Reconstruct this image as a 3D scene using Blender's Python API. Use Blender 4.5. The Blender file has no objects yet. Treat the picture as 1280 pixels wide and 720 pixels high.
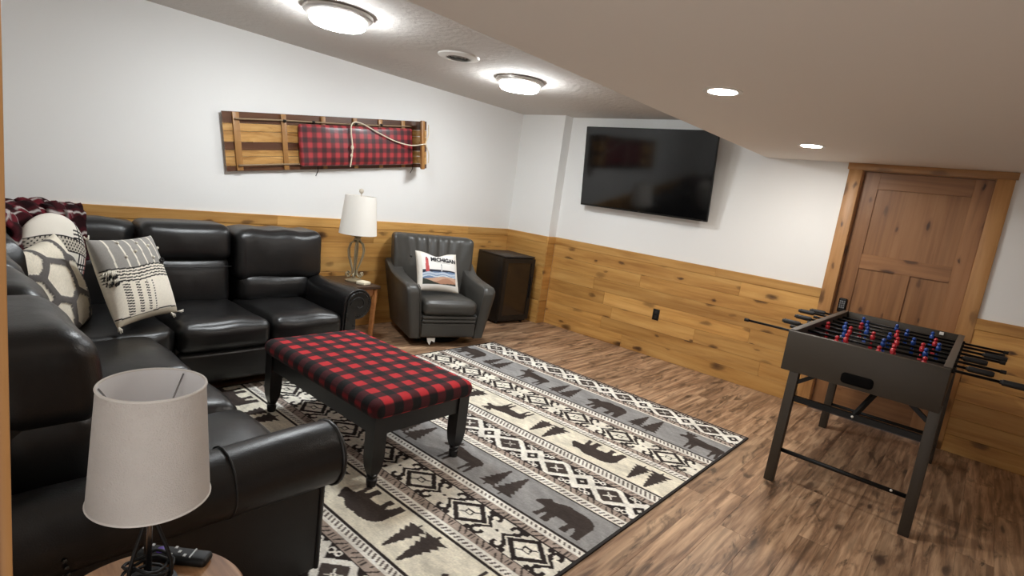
import bpy, bmesh, math, random
import numpy as np
from mathutils import Vector, Matrix, Euler

random.seed(7)
rng = np.random.default_rng(7)
scn = bpy.context.scene
col = scn.collection
PI = math.pi

# ------------------------------------------------------------------ camera, world, exposure
cam_d = bpy.data.cameras.new('camera')
cam = bpy.data.objects.new('camera', cam_d)
col.objects.link(cam)
CP = Vector((4.54858, -5.32100, 1.49076))
RT = Vector((0.743237, 0.655685, 0.132950))
UP = Vector((-0.211041, 0.041199, 0.976609))
FW = Vector((-0.634870, 0.753910, -0.168997))
M = Matrix((RT, UP, -FW)).transposed().to_4x4()
M.translation = CP
cam.matrix_world = M
cam_d.sensor_width = 36.0
cam_d.lens = 19.5633
cam_d.clip_start = 0.02
scn.camera = cam

world = bpy.data.worlds.new('world')
scn.world = world
world.use_nodes = True
world.node_tree.nodes['Background'].inputs[0].default_value = (1.0, 0.96, 0.92, 1)
world.node_tree.nodes['Background'].inputs[1].default_value = 0.36
scn.view_settings.view_transform = 'Standard'
scn.view_settings.look = 'None'
scn.view_settings.exposure = 2.0
scn.view_settings.gamma = 1.0
scn.view_settings.use_curve_mapping = False
scn.cycles.max_bounces = 14
scn.cycles.diffuse_bounces = 10
FLUSH_E = 24.5      # emission of the drum shades
RECESS_E = 86.0     # emission of the recessed lamps

# room numbers (metres): left wall x=0, back wall y=0
ZR, ZC, ZS = 1.0376, 2.4076, 2.0939      # wainscot top, ceiling, soffit
XD, YC = 7.2, -5.22                      # right wall, front wall (doorway of the photographer)
SX = 2.8312                              # soffit edge
COLX, COLY = 0.631, -0.143               # corner chase
DX0, DI0, DI1, DX1, DZ = 3.5005, 3.5986, 4.4386, 4.5404, 2.0415

# ------------------------------------------------------------------ helpers
def lin(c):
    return tuple(((v / 255) / 12.92 if v / 255 <= 0.04045 else ((v / 255 + 0.055) / 1.055) ** 2.4) for v in c)
def lin4(c): return (*lin(c), 1.0)

def tag(o, label=None, cat=None, group=None, kind=None):
    if label: o['label'] = label
    if cat: o['category'] = cat
    if group: o['group'] = group
    if kind: o['kind'] = kind
    return o

def empty(name, loc=(0, 0, 0), rz=0.0, label=None, cat=None, group=None, kind=None):
    o = bpy.data.objects.new(name, None)
    col.objects.link(o)
    o.location = loc
    o.rotation_euler = (0, 0, rz)
    o.empty_display_size = 0.1
    return tag(o, label, cat, group, kind)

def link(name, me, mat=None, parent=None, loc=(0, 0, 0), rot=(0, 0, 0), smooth=None):
    o = bpy.data.objects.new(name, me)
    col.objects.link(o)
    if mat is not None:
        if len(me.materials) == 0: me.materials.append(mat)
    if parent is not None: o.parent = parent
    o.location = loc
    o.rotation_euler = rot
    if smooth is not None: shade(me, smooth)
    return o

def shade(me, ang):
    if ang is True:
        me.polygons.foreach_set('use_smooth', [True] * len(me.polygons)); return
    bm = bmesh.new(); bm.from_mesh(me)
    for f in bm.faces: f.smooth = True
    for e in bm.edges:
        if len(e.link_faces) == 2 and e.calc_face_angle(0) > math.radians(ang): e.smooth = False
    bm.to_mesh(me); bm.free()

class MB:
    """collects geometry of ONE part"""
    def __init__(s): s.v = []; s.f = []
    def add(s, vs, fs):
        k = len(s.v); s.v.extend(vs); s.f.extend([tuple(i + k for i in f) for f in fs]); return s
    def box(s, a, b):
        x0, y0, z0 = a; x1, y1, z1 = b
        vs = [(x, y, z) for x in (x0, x1) for y in (y0, y1) for z in (z0, z1)]
        return s.add(vs, [(0, 1, 3, 2), (4, 6, 7, 5), (0, 4, 5, 1), (2, 3, 7, 6), (0, 2, 6, 4), (1, 5, 7, 3)])
    def bar(s, p, q, w, h, up=(0, 0, 1)):
        p = Vector(p); q = Vector(q); d = (q - p).normalized(); u = Vector(up)
        sd = d.cross(u)
        if sd.length < 1e-4: sd = d.cross(Vector((1, 0, 0)))
        sd.normalize(); u = sd.cross(d)
        vs = []
        for c in (p, q):
            for a, b in ((-1, -1), (1, -1), (1, 1), (-1, 1)): vs.append(tuple(c + sd * (a * w / 2) + u * (b * h / 2)))
        return s.add(vs, [(3, 2, 1, 0), (4, 5, 6, 7), (0, 1, 5, 4), (1, 2, 6, 5), (2, 3, 7, 6), (3, 0, 4, 7)])
    def tube(s, pts, r, n=8, caps=True, closed=False):
        pts = [Vector(p) for p in pts]; m = len(pts)
        rs = r if isinstance(r, (list, tuple)) else [r] * m
        vs = []; prev = None
        for i, p in enumerate(pts):
            if closed: d = pts[(i + 1) % m] - pts[i - 1]
            else: d = pts[min(i + 1, m - 1)] - pts[max(i - 1, 0)]
            d.normalize()
            if prev is None:
                a = d.orthogonal().normalized()
            else:
                a = prev - d * prev.dot(d)
                a = a.normalized() if a.length > 1e-6 else d.orthogonal().normalized()
            prev = a; b = d.cross(a)
            for k in range(n):
                t = 2 * PI * k / n
                vs.append(tuple(p + (a * math.cos(t) + b * math.sin(t)) * rs[i]))
        fs = []
        for i in range(m if closed else m - 1):
            j = (i + 1) % m
            for k in range(n):
                k2 = (k + 1) % n
                fs.append((i * n + k, i * n + k2, j * n + k2, j * n + k))
        if caps and not closed:
            fs.append(tuple(range(n - 1, -1, -1))); fs.append(tuple((m - 1) * n + k for k in range(n)))
        return s.add(vs, fs)
    def lathe(s, prof, n=24, c=(0, 0, 0), cap=True):
        vs = []; fs = []; m = len(prof)
        for r, z in prof:
            for k in range(n):
                t = 2 * PI * k / n; vs.append((c[0] + r * math.cos(t), c[1] + r * math.sin(t), c[2] + z))
        for i in range(m - 1):
            for k in range(n):
                k2 = (k + 1) % n; fs.append((i * n + k, i * n + k2, (i + 1) * n + k2, (i + 1) * n + k))
        if cap:
            fs.append(tuple(range(n - 1, -1, -1))); fs.append(tuple((m - 1) * n + k for k in range(n)))
        return s.add(vs, fs)
    def sphere(s, c, r, n=10, m=6, sc=(1, 1, 1)):
        vs = [(c[0], c[1], c[2] - r * sc[2])]; fs = []
        for i in range(1, m):
            a = -PI / 2 + PI * i / m
            for k in range(n):
                t = 2 * PI * k / n
                vs.append((c[0] + r * sc[0] * math.cos(a) * math.cos(t), c[1] + r * sc[1] * math.cos(a) * math.sin(t), c[2] + r * sc[2] * math.sin(a)))
        vs.append((c[0], c[1], c[2] + r * sc[2])); T = len(vs) - 1
        for k in range(n): fs.append((0, 1 + (k + 1) % n, 1 + k))
        for i in range(m - 2):
            for k in range(n):
                a = 1 + i * n; k2 = (k + 1) % n
                fs.append((a + k, a + k2, a + n + k2, a + n + k))
        a = 1 + (m - 2) * n
        for k in range(n): fs.append((a + k, a + (k + 1) % n, T))
        return s.add(vs, fs)
    def prism(s, poly, lo, hi, axis='y'):
        """poly of 2D points extruded along an axis: 'y' -> (x,z), 'x' -> (y,z), 'z' -> (x,y)"""
        n = len(poly)
        def P(p, t):
            return (p[0], t, p[1]) if axis == 'y' else (t, p[0], p[1]) if axis == 'x' else (p[0], p[1], t)
        vs = [P(p, lo) for p in poly] + [P(p, hi) for p in poly]
        fs = [tuple(range(n)), tuple(range(2 * n - 1, n - 1, -1))]
        for i in range(n): j = (i + 1) % n; fs.append((j, i, n + i, n + j))
        return s.add(vs, fs)
    def shift(s, d):
        s.v = [(a + d[0], b + d[1], c + d[2]) for a, b, c in s.v]; return s
    def warp(s, f): s.v = [tuple(f(*p)) for p in s.v]; return s
    def mesh(s, name):
        me = bpy.data.meshes.new(name); me.from_pydata([tuple(p) for p in s.v], [], s.f)
        bm = bmesh.new(); bm.from_mesh(me)
        bmesh.ops.recalc_face_normals(bm, faces=bm.faces); bm.to_mesh(me); bm.free()
        me.update(); return me
    def build(s, name, mat, parent=None, smooth=None, bevel=0.0, seg=2, loc=(0, 0, 0), rot=(0, 0, 0)):
        me = s.mesh(name)
        if bevel > 0:
            bm = bmesh.new(); bm.from_mesh(me)
            es = [e for e in bm.edges if len(e.link_faces) == 2 and e.calc_face_angle(0) > 0.5]
            bmesh.ops.bevel(bm, geom=es, offset=bevel, segments=seg, profile=0.5, affect='EDGES', clamp_overlap=True)
            bm.to_mesh(me); bm.free()
            if smooth is None: smooth = 35
        return link(name, me, mat, parent, loc, rot, smooth)

def axis_samples(h, r, n):
    if r >= h * 0.999: r = h * 0.999
    a = [-h, -h + r * 0.12, -h + r * 0.35, -h + r * 0.65]
    m = [(-h + r) + (2 * h - 2 * r) * i / n for i in range(n + 1)]
    return a + m + [-t for t in a[::-1]]

def cushion(mb, lo, hi, r, puff=(0, 0, 0), n=6, warp=None):
    """soft rounded box between lo and hi, faces bulging by puff"""
    c = [(a + b) / 2 for a, b in zip(lo, hi)]; h = [(b - a) / 2 for a, b in zip(lo, hi)]
    S = [axis_samples(h[i], min(r, h[i] * 0.98), n) for i in range(3)]
    key = {}; vs = []; fs = []
    R = [min(r, h[i] * 0.98) for i in range(3)]
    def V(i, j, k):
        q = (i, j, k)
        if q in key: return key[q]
        p = (S[0][i], S[1][j], S[2][k])
        inn = [max(-(h[a] - R[a]), min(h[a] - R[a], p[a])) for a in range(3)]
        d = [(p[a] - inn[a]) / R[a] for a in range(3)]
        L = math.sqrt(sum(x * x for x in d)) or 1.0
        pos = [inn[a] + R[a] * d[a] / L for a in range(3)]
        t = [p[a] / h[a] for a in range(3)]
        for a in range(3):
            b, e = (a + 1) % 3, (a + 2) % 3
            pos[a] += puff[a] * t[a] * (1 - t[b] ** 2) * (1 - t[e] ** 2)
        w = [c[a] + pos[a] for a in range(3)]
        if warp: w = warp(*w)
        key[q] = len(vs); vs.append(tuple(w)); return key[q]
    N = [len(S[i]) - 1 for i in range(3)]
    for a in range(3):
        b, e = (a + 1) % 3, (a + 2) % 3
        for side in (0, N[a]):
            for i in range(N[b]):
                for j in range(N[e]):
                    q = []
                    for (x, y) in ((i, j), (i + 1, j), (i + 1, j + 1), (i, j + 1)):
                        idx = [0, 0, 0]; idx[a] = side; idx[b] = x; idx[e] = y; q.append(V(*idx))
                    fs.append(tuple(q) if side else tuple(q[::-1]))
    return mb.add(vs, fs)

# ------------------------------------------------------------------ materials
def new_mat(name, color=(0.5, 0.5, 0.5), rough=0.5, metal=0.0, spec=0.5):
    m = bpy.data.materials.new(name); m.use_nodes = True
    b = m.node_tree.nodes['Principled BSDF']
    b.inputs['Base Color'].default_value = (*color, 1) if len(color) == 3 else color
    b.inputs['Roughness'].default_value = rough
    b.inputs['Metallic'].default_value = metal
    b.inputs['Specular IOR Level'].default_value = spec
    return m, m.node_tree, b

def nd(nt, t, **kw):
    n = nt.nodes.new(t)
    for k, v in kw.items(): setattr(n, k, v)
    return n
def mth(nt, op, a, b=None, c=None):
    n = nd(nt, 'ShaderNodeMath', operation=op)
    for i, v in enumerate((a, b, c)):
        if v is None: continue
        if isinstance(v, (int, float)): n.inputs[i].default_value = v
        else: nt.links.new(v, n.inputs[i])
    return n.outputs[0]
def mixc(nt, fac, a, b, mode='MIX'):
    n = nd(nt, 'ShaderNodeMix', data_type='RGBA', blend_type=mode)
    for i, v in ((0, fac), (6, a), (7, b)):
        if isinstance(v, (int, float)): n.inputs[i].default_value = v
        elif isinstance(v, tuple): n.inputs[i].default_value = v if len(v) == 4 else (*v, 1)
        else: nt.links.new(v, n.inputs[i])
    return n.outputs[2]
def ramp(nt, fac, stops):
    n = nd(nt, 'ShaderNodeValToRGB'); e = n.color_ramp.elements
    while len(e) < len(stops): e.new(0.5)
    for i, (p, c) in enumerate(stops):
        e[i].position = p; e[i].color = c if len(c) == 4 else (*c, 1)
    nt.links.new(fac, n.inputs[0]); return n.outputs[0]
def mapped(nt, scale, rand=False, space='Object'):
    tc = nd(nt, 'ShaderNodeTexCoord'); v = tc.outputs[space]
    if rand:
        oi = nd(nt, 'ShaderNodeObjectInfo')
        cb = nd(nt, 'ShaderNodeCombineXYZ')
        nt.links.new(mth(nt, 'MULTIPLY', oi.outputs['Random'], 37.0), cb.inputs[0])
        nt.links.new(mth(nt, 'MULTIPLY', oi.outputs['Random'], 71.0), cb.inputs[1])
        nt.links.new(mth(nt, 'MULTIPLY', oi.outputs['Random'], 113.0), cb.inputs[2])
        ad = nd(nt, 'ShaderNodeVectorMath', operation='ADD')
        nt.links.new(v, ad.inputs[0]); nt.links.new(cb.outputs[0], ad.inputs[1]); v = ad.outputs[0]
    mp = nd(nt, 'ShaderNodeMapping'); mp.inputs['Scale'].default_value = scale
    nt.links.new(v, mp.inputs['Vector']); return mp.outputs[0]
def noise(nt, vec, scale, detail=4, rough=0.55, dist=0.0):
    n = nd(nt, 'ShaderNodeTexNoise'); n.inputs['Scale'].default_value = scale
    n.inputs['Detail'].default_value = detail; n.inputs['Roughness'].default_value = rough
    n.inputs['Distortion'].default_value = dist
    nt.links.new(vec, n.inputs['Vector']); return n.outputs['Fac']
def bump(nt, b, h, strength=0.2, dist=0.01):
    n = nd(nt, 'ShaderNodeBump'); n.inputs['Strength'].default_value = strength; n.inputs['Distance'].default_value = dist
    nt.links.new(h, n.inputs['Height']); nt.links.new(n.outputs[0], b.inputs['Normal'])

def plain(name, c, rough=0.5, metal=0.0, spec=0.5, bscale=None, bstr=0.1, var=0.0, bdist=0.004):
    m, nt, b = new_mat(name, lin(c), rough, metal, spec)
    if bscale:
        v = mapped(nt, (1, 1, 1)); f = noise(nt, v, bscale, 3)
        bump(nt, b, f, bstr, bdist)
        if var:
            f2 = noise(nt, v, 6, 3)
            nt.links.new(mixc(nt, f2, lin4([x * (1 - var) for x in c]), lin4([min(255, x * (1 + var)) for x in c])), b.inputs['Base Color'])
    return m

def wood(name, dark, mid, light, along='X', rough=0.45, knots=0.0, rand=True, streak=1.0, vary=0.25, knot_c=(62, 36, 20), wear=0.0, kdens=(2.7, 6.3), tight=1.0, fine=1.0):
    m, nt, b = new_mat(name, lin(mid), rough)
    s_al, s_ac = 1.6 * streak, 22.0 * fine
    sc = {'X': (s_al, s_ac, s_ac), 'Y': (s_ac, s_al, s_ac), 'Z': (s_ac, s_ac, s_al)}[along]
    g = noise(nt, mapped(nt, sc, rand), 1.0, 5, 0.6, 0.6)
    sc2 = tuple(x * 0.28 for x in sc)
    g2 = noise(nt, mapped(nt, sc2, rand), 1.0, 3, 0.55, 1.2)
    c = ramp(nt, g, [(0.5 - 0.2 * tight, lin4(dark)), (0.5, lin4(mid)), (0.5 + 0.22 * tight, lin4(light))])
    c2 = ramp(nt, g2, [(0.28, lin4(dark)), (0.5, lin4(mid)), (0.70, lin4(light))])
    c = mixc(nt, 0.5, c, c2)
    if wear:
        ws = {'X': (3.0, 13, 13), 'Y': (13, 3.0, 13), 'Z': (13, 13, 3.0)}[along]
        w = noise(nt, mapped(nt, ws, rand), 1.0, 4, 0.65, 0.8)
        c = mixc(nt, ramp(nt, w, [(0.55, (0, 0, 0, 1)), (0.68, (wear, wear, wear, 1))]), c, lin4([x * 0.72 for x in dark]))
    if rand:
        oi = nd(nt, 'ShaderNodeObjectInfo')
        hs = nd(nt, 'ShaderNodeHueSaturation')
        nt.links.new(mth(nt, 'ADD', mth(nt, 'MULTIPLY', oi.outputs['Random'], vary * 2), 1 - vary), hs.inputs['Value'])
        nt.links.new(c, hs.inputs['Color']); c = hs.outputs[0]
    if knots:
        ax2 = {'X': (0, 2), 'Y': (1, 0), 'Z': (2, 0)}[along]
        mv0 = mapped(nt, (1, 1, 1), rand); sp_ = nd(nt, 'ShaderNodeSeparateXYZ'); nt.links.new(mv0, sp_.inputs[0])
        cb_ = nd(nt, 'ShaderNodeCombineXYZ')
        nt.links.new(mth(nt, 'MULTIPLY', sp_.outputs[ax2[0]], kdens[0]), cb_.inputs[0]); nt.links.new(mth(nt, 'MULTIPLY', sp_.outputs[ax2[1]], kdens[1]), cb_.inputs[1])
        mv = cb_.outputs[0]
        wob = nd(nt, 'ShaderNodeTexNoise'); wob.inputs['Scale'].default_value = 4.0
        nt.links.new(mv, wob.inputs['Vector'])
        ad = nd(nt, 'ShaderNodeVectorMath', operation='MULTIPLY_ADD')
        nt.links.new(wob.outputs['Color'], ad.inputs[0]); ad.inputs[1].default_value = (0.22, 0.22, 0.22); nt.links.new(mv, ad.inputs[2])
        vo = nd(nt, 'ShaderNodeTexVoronoi', voronoi_dimensions='2D'); vo.inputs['Scale'].default_value = 1.0
        nt.links.new(ad.outputs[0], vo.inputs['Vector'])
        sc3 = nd(nt, 'ShaderNodeSeparateColor'); nt.links.new(vo.outputs['Color'], sc3.inputs[0])
        keep = mth(nt, 'MULTIPLY', mth(nt, 'GREATER_THAN', sc3.outputs[0], 0.40), mth(nt, 'ADD', mth(nt, 'MULTIPLY', sc3.outputs[2], 0.6), 0.4))
        size = mth(nt, 'ADD', mth(nt, 'MULTIPLY', sc3.outputs[1], 0.9), 0.45)
        kd = mth(nt, 'DIVIDE', vo.outputs['Distance'], size)
        halo = mth(nt, 'MULTIPLY', keep, ramp(nt, kd, [(0.06, (1, 1, 1, 1)), (0.5 * knots + 0.1, (0, 0, 0, 1))]))
        c = mixc(nt, mth(nt, 'MULTIPLY', halo, 0.55), c, lin4(dark))
        kf = mth(nt, 'MULTIPLY', keep, ramp(nt, kd, [(0.03, (1, 1, 1, 1)), (0.11 * knots + 0.04, (0.75, 0.75, 0.75, 1)), (0.22 * knots + 0.05, (0, 0, 0, 1))]))
        c = mixc(nt, kf, c, lin4(knot_c))
    nt.links.new(c, b.inputs['Base Color'])
    bump(nt, b, g, 0.12, 0.002)
    return m

def plaid(name, red, mid, blk, p, rough=0.9, plane='XY', off=(0, 0), soft=0.03, fuzz=True, coat=0.0):
    m, nt, b = new_mat(name, lin(mid), rough)
    tc = nd(nt, 'ShaderNodeTexCoord'); sp = nd(nt, 'ShaderNodeSeparateXYZ'); nt.links.new(tc.outputs['Object'], sp.inputs[0])
    ax = {'X': 0, 'Y': 1, 'Z': 2}
    def stripe(o, k):
        f = mth(nt, 'FRACT', mth(nt, 'ADD', mth(nt, 'DIVIDE', sp.outputs[ax[o]], p), 100.0 + k))
        tri = mth(nt, 'ABSOLUTE', mth(nt, 'SUBTRACT', f, 0.5))          # 0 at centre .. .5
        n = nd(nt, 'ShaderNodeMapRange'); n.inputs[1].default_value = 0.25 - soft; n.inputs[2].default_value = 0.25 + soft
        nt.links.new(tri, n.inputs[0]); return n.outputs[0]
    a = stripe(plane[0], off[0]); c = stripe(plane[1], off[1])
    s = mth(nt, 'MULTIPLY', mth(nt, 'ADD', a, c), 0.5)
    cr = ramp(nt, s, [(0.0, lin4(blk)), (0.5, lin4(mid)), (1.0, lin4(red))])
    if fuzz:
        f = noise(nt, mapped(nt, (1, 1, 1)), 180, 2)
        cr = mixc(nt, 0.35, cr, mixc(nt, f, (0.2, 0.2, 0.2, 1), (1.0, 1.0, 1.0, 1)), 'MULTIPLY')
        bump(nt, b, f, 0.35, 0.003)
    nt.links.new(cr, b.inputs['Base Color'])
    b.inputs['Coat Weight'].default_value = coat; b.inputs['Coat Roughness'].default_value = 0.25
    return m

def attr_mat(name, rough=0.9, bscale=220, bstr=0.3, mottle=0.0, sheen=0.0):
    m, nt, b = new_mat(name, (0.5, 0.5, 0.5), rough, 0, 0.25)
    a = nd(nt, 'ShaderNodeVertexColor', layer_name='print')
    c = a.outputs['Color']
    v = mapped(nt, (1, 1, 1)); f = noise(nt, v, bscale, 2)
    if mottle:
        f2 = noise(nt, mapped(nt, (1, 5, 1)), 9, 4, 0.7)
        c = mixc(nt, mottle, c, mixc(nt, f2, (0.25, 0.25, 0.25, 1), (1.6, 1.6, 1.6, 1)), 'MULTIPLY')
    nt.links.new(c, b.inputs['Base Color'])
    bump(nt, b, f, bstr, 0.003)
    b.inputs['Sheen Weight'].default_value = sheen
    return m

def leather(name, c, rough, bstr=0.25):
    m, nt, b = new_mat(name, lin(c), rough, 0, 0.5)
    v = mapped(nt, (1, 1, 1))
    vo = nd(nt, 'ShaderNodeTexVoronoi'); vo.inputs['Scale'].default_value = 260; nt.links.new(v, vo.inputs['Vector'])
    big = noise(nt, v, 7, 3, 0.5, 0.4)
    h = mth(nt, 'ADD', mth(nt, 'MULTIPLY', vo.outputs['Distance'], 0.12), mth(nt, 'MULTIPLY', big, 1.0))
    bump(nt, b, h, bstr, 0.012)
    rr = nd(nt, 'ShaderNodeMapRange'); rr.inputs[3].default_value = rough - 0.07; rr.inputs[4].default_value = rough + 0.08
    nt.links.new(noise(nt, v, 14, 3), rr.inputs[0]); nt.links.new(rr.outputs[0], b.inputs['Roughness'])
    return m

def emit(name, c, s):
    m, nt, b = new_mat(name, (0.9, 0.9, 0.9), 0.5)
    b.inputs['Emission Color'].default_value = (*c, 1); b.inputs['Emission Strength'].default_value = s
    return m

M_wall = plain('painted_drywall', (237, 237, 235), 0.85, bscale=90, bstr=0.05)
M_soff = plain('soffit_paint', (236, 230, 222), 0.9, bscale=90, bstr=0.05)
M_ceil = plain('ceiling_texture', (206, 201, 195), 0.9, bscale=24, bstr=0.8, bdist=0.007)
M_pine = wood('knotty_wainscot', (160, 110, 54), (196, 147, 80), (212, 168, 102), 'X', 0.42, knots=0.6, vary=0.15, tight=0.8)
M_casing = wood('casing_wood', (146, 102, 58), (178, 130, 78), (196, 150, 98), 'Z', 0.42, knots=0.5, vary=0.08)
M_casingx = wood('head_casing_wood', (140, 98, 58), (170, 124, 76), (188, 144, 96), 'X', 0.42, knots=0.5, vary=0.08)
M_door = wood('alder_door', (108, 72, 44), (146, 102, 64), (166, 122, 82), 'Z', 0.42, knots=0.3, vary=0.06, streak=0.7)
M_doorx = wood('alder_door_rail', (108, 72, 44), (146, 102, 64), (166, 122, 82), 'X', 0.42, knots=0.3, vary=0.06, streak=0.7)
M_plank = wood('vinyl_plank', (92, 70, 54), (158, 124, 96), (208, 174, 140), 'Y', 0.40, knots=0.2, vary=0.16, wear=0.85, knot_c=(74, 56, 46), kdens=(1.3, 5.0), tight=0.55, fine=1.6, streak=1.5)
M_sub = plain('subfloor', (70, 52, 42), 0.8)
M_leather = leather('black_leather', (21, 20, 20), 0.33)
M_piping = plain('black_piping', (22, 21, 21), 0.4)
M_grey = leather('grey_leather', (63, 61, 57), 0.38, 0.2)
M_black = plain('black_plastic', (11, 11, 11), 0.5, spec=0.35)
M_blkwood = plain('black_painted_wood', (20, 18, 18), 0.35, bscale=30, bstr=0.1)
M_steel = plain('steel', (150, 150, 152), 0.25, 1.0)
M_darksteel = plain('dark_steel', (60, 58, 56), 0.3, 1.0)
M_whiteplastic = plain('white_plastic', (228, 226, 220), 0.4)
M_brass = plain('nailhead_metal', (70, 66, 62), 0.3, 1.0)
M_flush = emit('drum_glass', (0.93, 0.975, 1.0), FLUSH_E)
M_recess = emit('lamp_lens', (1.0, 0.95, 0.88), RECESS_E)

# ------------------------------------------------------------------ the shell
def board_mesh(L, H, T=0.014, ch=0.003):
    """board in its own frame: length X, height Z, thickness -Y (face at y=-T), chamfered front edges"""
    h, l = H / 2, L / 2
    vs = []
    for (y, a, b) in ((0, l, h), (-T + ch, l, h), (-T, l - ch * .5, h - ch)):
        vs += [(-a, y, -b), (a, y, -b), (a, y, b), (-a, y, b)]
    fs = [(0, 1, 2, 3), (11, 10, 9, 8)]
    for k in (0, 4):
        for i in range(4):
            j = (i + 1) % 4; fs.append((k + i, k + 4 + i, k + 4 + j, k + j))
    me = bpy.data.meshes.new('board'); me.from_pydata(vs, [], fs)
    bm = bmesh.new(); bm.from_mesh(me); bmesh.ops.recalc_face_normals(bm, faces=bm.faces); bm.to_mesh(me); bm.free()
    return me

CAP = 0.082
ROW = (ZR - CAP) / 7
def wainscot(wall, p, q, seed, start=0.0):
    """boards on the wall face from p to q (plan points), room on the right-hand side of p->q seen from above"""
    p = Vector((*p, 0)); q = Vector((*q, 0)); d = (q - p); L = d.length; d.normalize()
    ang = math.atan2(d.y, d.x)
    r = random.Random(seed)
    def put(name, a, b, z0, z1, T):
        me = board_mesh(b - a, z1 - z0, T)
        c = p + d * ((a + b) / 2)
        o = link(name, me, M_pine, wall, (c.x, c.y, (z0 + z1) / 2), (0, 0, ang))
    for i in range(7):
        s = 0.0; first = True
        while s < L - 1e-4:
            n = r.uniform(0.9, 2.2)
            if first: n *= r.uniform(0.35, 1.0); first = False
            e = min(L, s + n)
            if L - e < 0.3: e = L
            put('board', s, e, i * ROW + 0.0004, (i + 1) * ROW - 0.0004, 0.013 + r.uniform(0, 0.0015)); s = e
    s = 0.0
    while s < L - 1e-4:
        e = min(L, s + r.uniform(1.8, 2.4))
        if L - e < 0.5: e = L
        put('cap_board', s, e, ZR - CAP, ZR, 0.019); s = e

def wall(name, boxes):
    mb = MB()
    for a, b in boxes: mb.box(a, b)
    o = mb.build(name, M_wall); tag(o, kind='structure'); return o

T = 0.12
floor = MB().box((-T, YC - T, -0.12), (XD + T, T, -0.013)).build('floor', M_sub); tag(floor, kind='structure')
ceil = MB().box((-T, YC - T, ZC), (SX, T, ZC + 0.1)).build('ceiling', M_ceil); tag(ceil, kind='structure')
soff = MB().box((SX, YC - T, ZS), (XD + T, T, ZC + 0.1)).build('ceiling_soffit', M_soff); tag(soff, kind='structure')
wall_left = wall('wall_left', [((-T, YC - T, -0.013), (0, T, ZC))])
wall_back = wall('wall_back', [((0, 0, -0.013), (SX, T, ZC)), ((SX, 0, -0.013), (DI0 - 0.02, T, ZS)), ((DI1 + 0.02, 0, -0.013), (XD + T, T, ZS)), ((DI0 - 0.02, 0, DZ + 0.02), (DI1 + 0.02, T, ZS))])
wall_right = wall('wall_right', [((XD, YC - T, -0.013), (XD + T, 0, ZS))])
JX0, JX1 = 3.592, 4.95
wall_front = wall('wall_front', [((0, YC - T, -0.013), (SX, YC, ZC)), ((SX, YC - T, -0.013), (JX0 - 0.02, YC, ZS)), ((JX1 + 0.02, YC - T, -0.013), (XD, YC, ZS))])
wall_corner = wall('wall_corner', [((0, COLY, -0.013), (COLX, 0, ZC))])
wainscot(wall_left, (0, YC + 0.002), (0, COLY), 3)
wainscot(wall_corner, (0.014, COLY), (COLX, COLY), 5)
wainscot(wall_corner, (COLX, COLY - 0.014), (COLX, -0.014), 6)
wainscot(wall_back, (COLX + 0.014, 0), (DX0, 0), 11)
wainscot(wall_back, (DX1, 0), (XD, 0), 8)

# planks of the floor, running towards the back wall
PW, PL = 0.152, 1.22
pr = random.Random(21)
def plank_mesh(w, L):
    ch = 0.0007; vs = []
    for (z, a, b) in ((-0.012, w / 2, L / 2), (-ch, w / 2, L / 2), (0, w / 2 - ch, L / 2 - ch)):
        vs += [(-a, -b, z), (a, -b, z), (a, b, z), (-a, b, z)]
    fs = [(3, 2, 1, 0), (8, 9, 10, 11)]
    for k in (0, 4):
        for i in range(4):
            j = (i + 1) % 4; fs.append((k + i, k + j, k + 4 + j, k + 4 + i))
    me = bpy.data.meshes.new('plank'); me.from_pydata(vs, [], fs); me.update(); return me
full = plank_mesh(PW - 0.0006, PL - 0.0006)
nx = int(math.ceil(XD / PW))
for i in range(nx):
    x0 = i * PW; w = min(PW, XD - x0)
    s = YC - T + 0.0; off = pr.uniform(0.2, PL)
    e = s + off
    while s < -0.001:
        e = min(e, 0.0)
        L = e - s
        me = full if (abs(L - PL) < 1e-4 and abs(w - PW) < 1e-4) else plank_mesh(w - 0.0006, L - 0.0006)
        link('plank', me, M_plank, floor, (x0 + w / 2, (s + e) / 2, 0))
        s = e; e = s + PL

# doorway the photographer stands in
tr = empty('trim_1', (JX0, YC, 0), kind='structure')
MB().box((-0.02, -T - 0.0, 0), (0.0, 0.0, ZS)).build('jamb', M_casing, tr)
MB().box((-0.09, 0.0005, 0), (-0.006, 0.016, ZS)).build('casing', M_casing, tr, bevel=0.002)
MB().box((JX1 - JX0, -T, 0), (JX1 - JX0 + 0.02, 0.0, ZS)).build('jamb', M_casing, tr)
MB().box((JX1 - JX0 + 0.006, 0.0005, 0), (JX1 - JX0 + 0.09, 0.016, ZS)).build('casing', M_casing, tr, bevel=0.002)

# panelled door in the back wall
d1 = empty('door_1', ((DI0 + DI1) / 2, 0, 0), kind='structure')
W2 = (DI1 - DI0) / 2
CT = 0.02
MB().box((DX0 - DI0 - W2, -CT, 0), (-W2 - 0.0, 0, DZ)).build('casing', M_casing, d1, bevel=0.002)
MB().box((W2, -CT, 0), (W2 + DX1 - DI1, 0, DZ)).build('casing', M_casing, d1, bevel=0.002)
MB().box((DX0 - DI0 - W2 - 0.012, -CT - 0.006, DZ), (W2 + DX1 - DI1 + 0.012, 0, ZS - 0.001)).build('head_casing', M_casingx, d1, bevel=0.002)
MB().box((-W2 - 0.02, 0.0, 0), (-W2 + 0.004, T, DZ + 0.02)).build('jamb', M_casing, d1)
MB().box((W2 - 0.004, 0.0, 0), (W2 + 0.02, T, DZ + 0.02)).build('jamb', M_casing, d1)
MB().box((-W2 + 0.004, 0.0, DZ - 0.004), (W2 - 0.004, T, DZ + 0.02)).build('head_jamb', M_casingx, d1)
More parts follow.
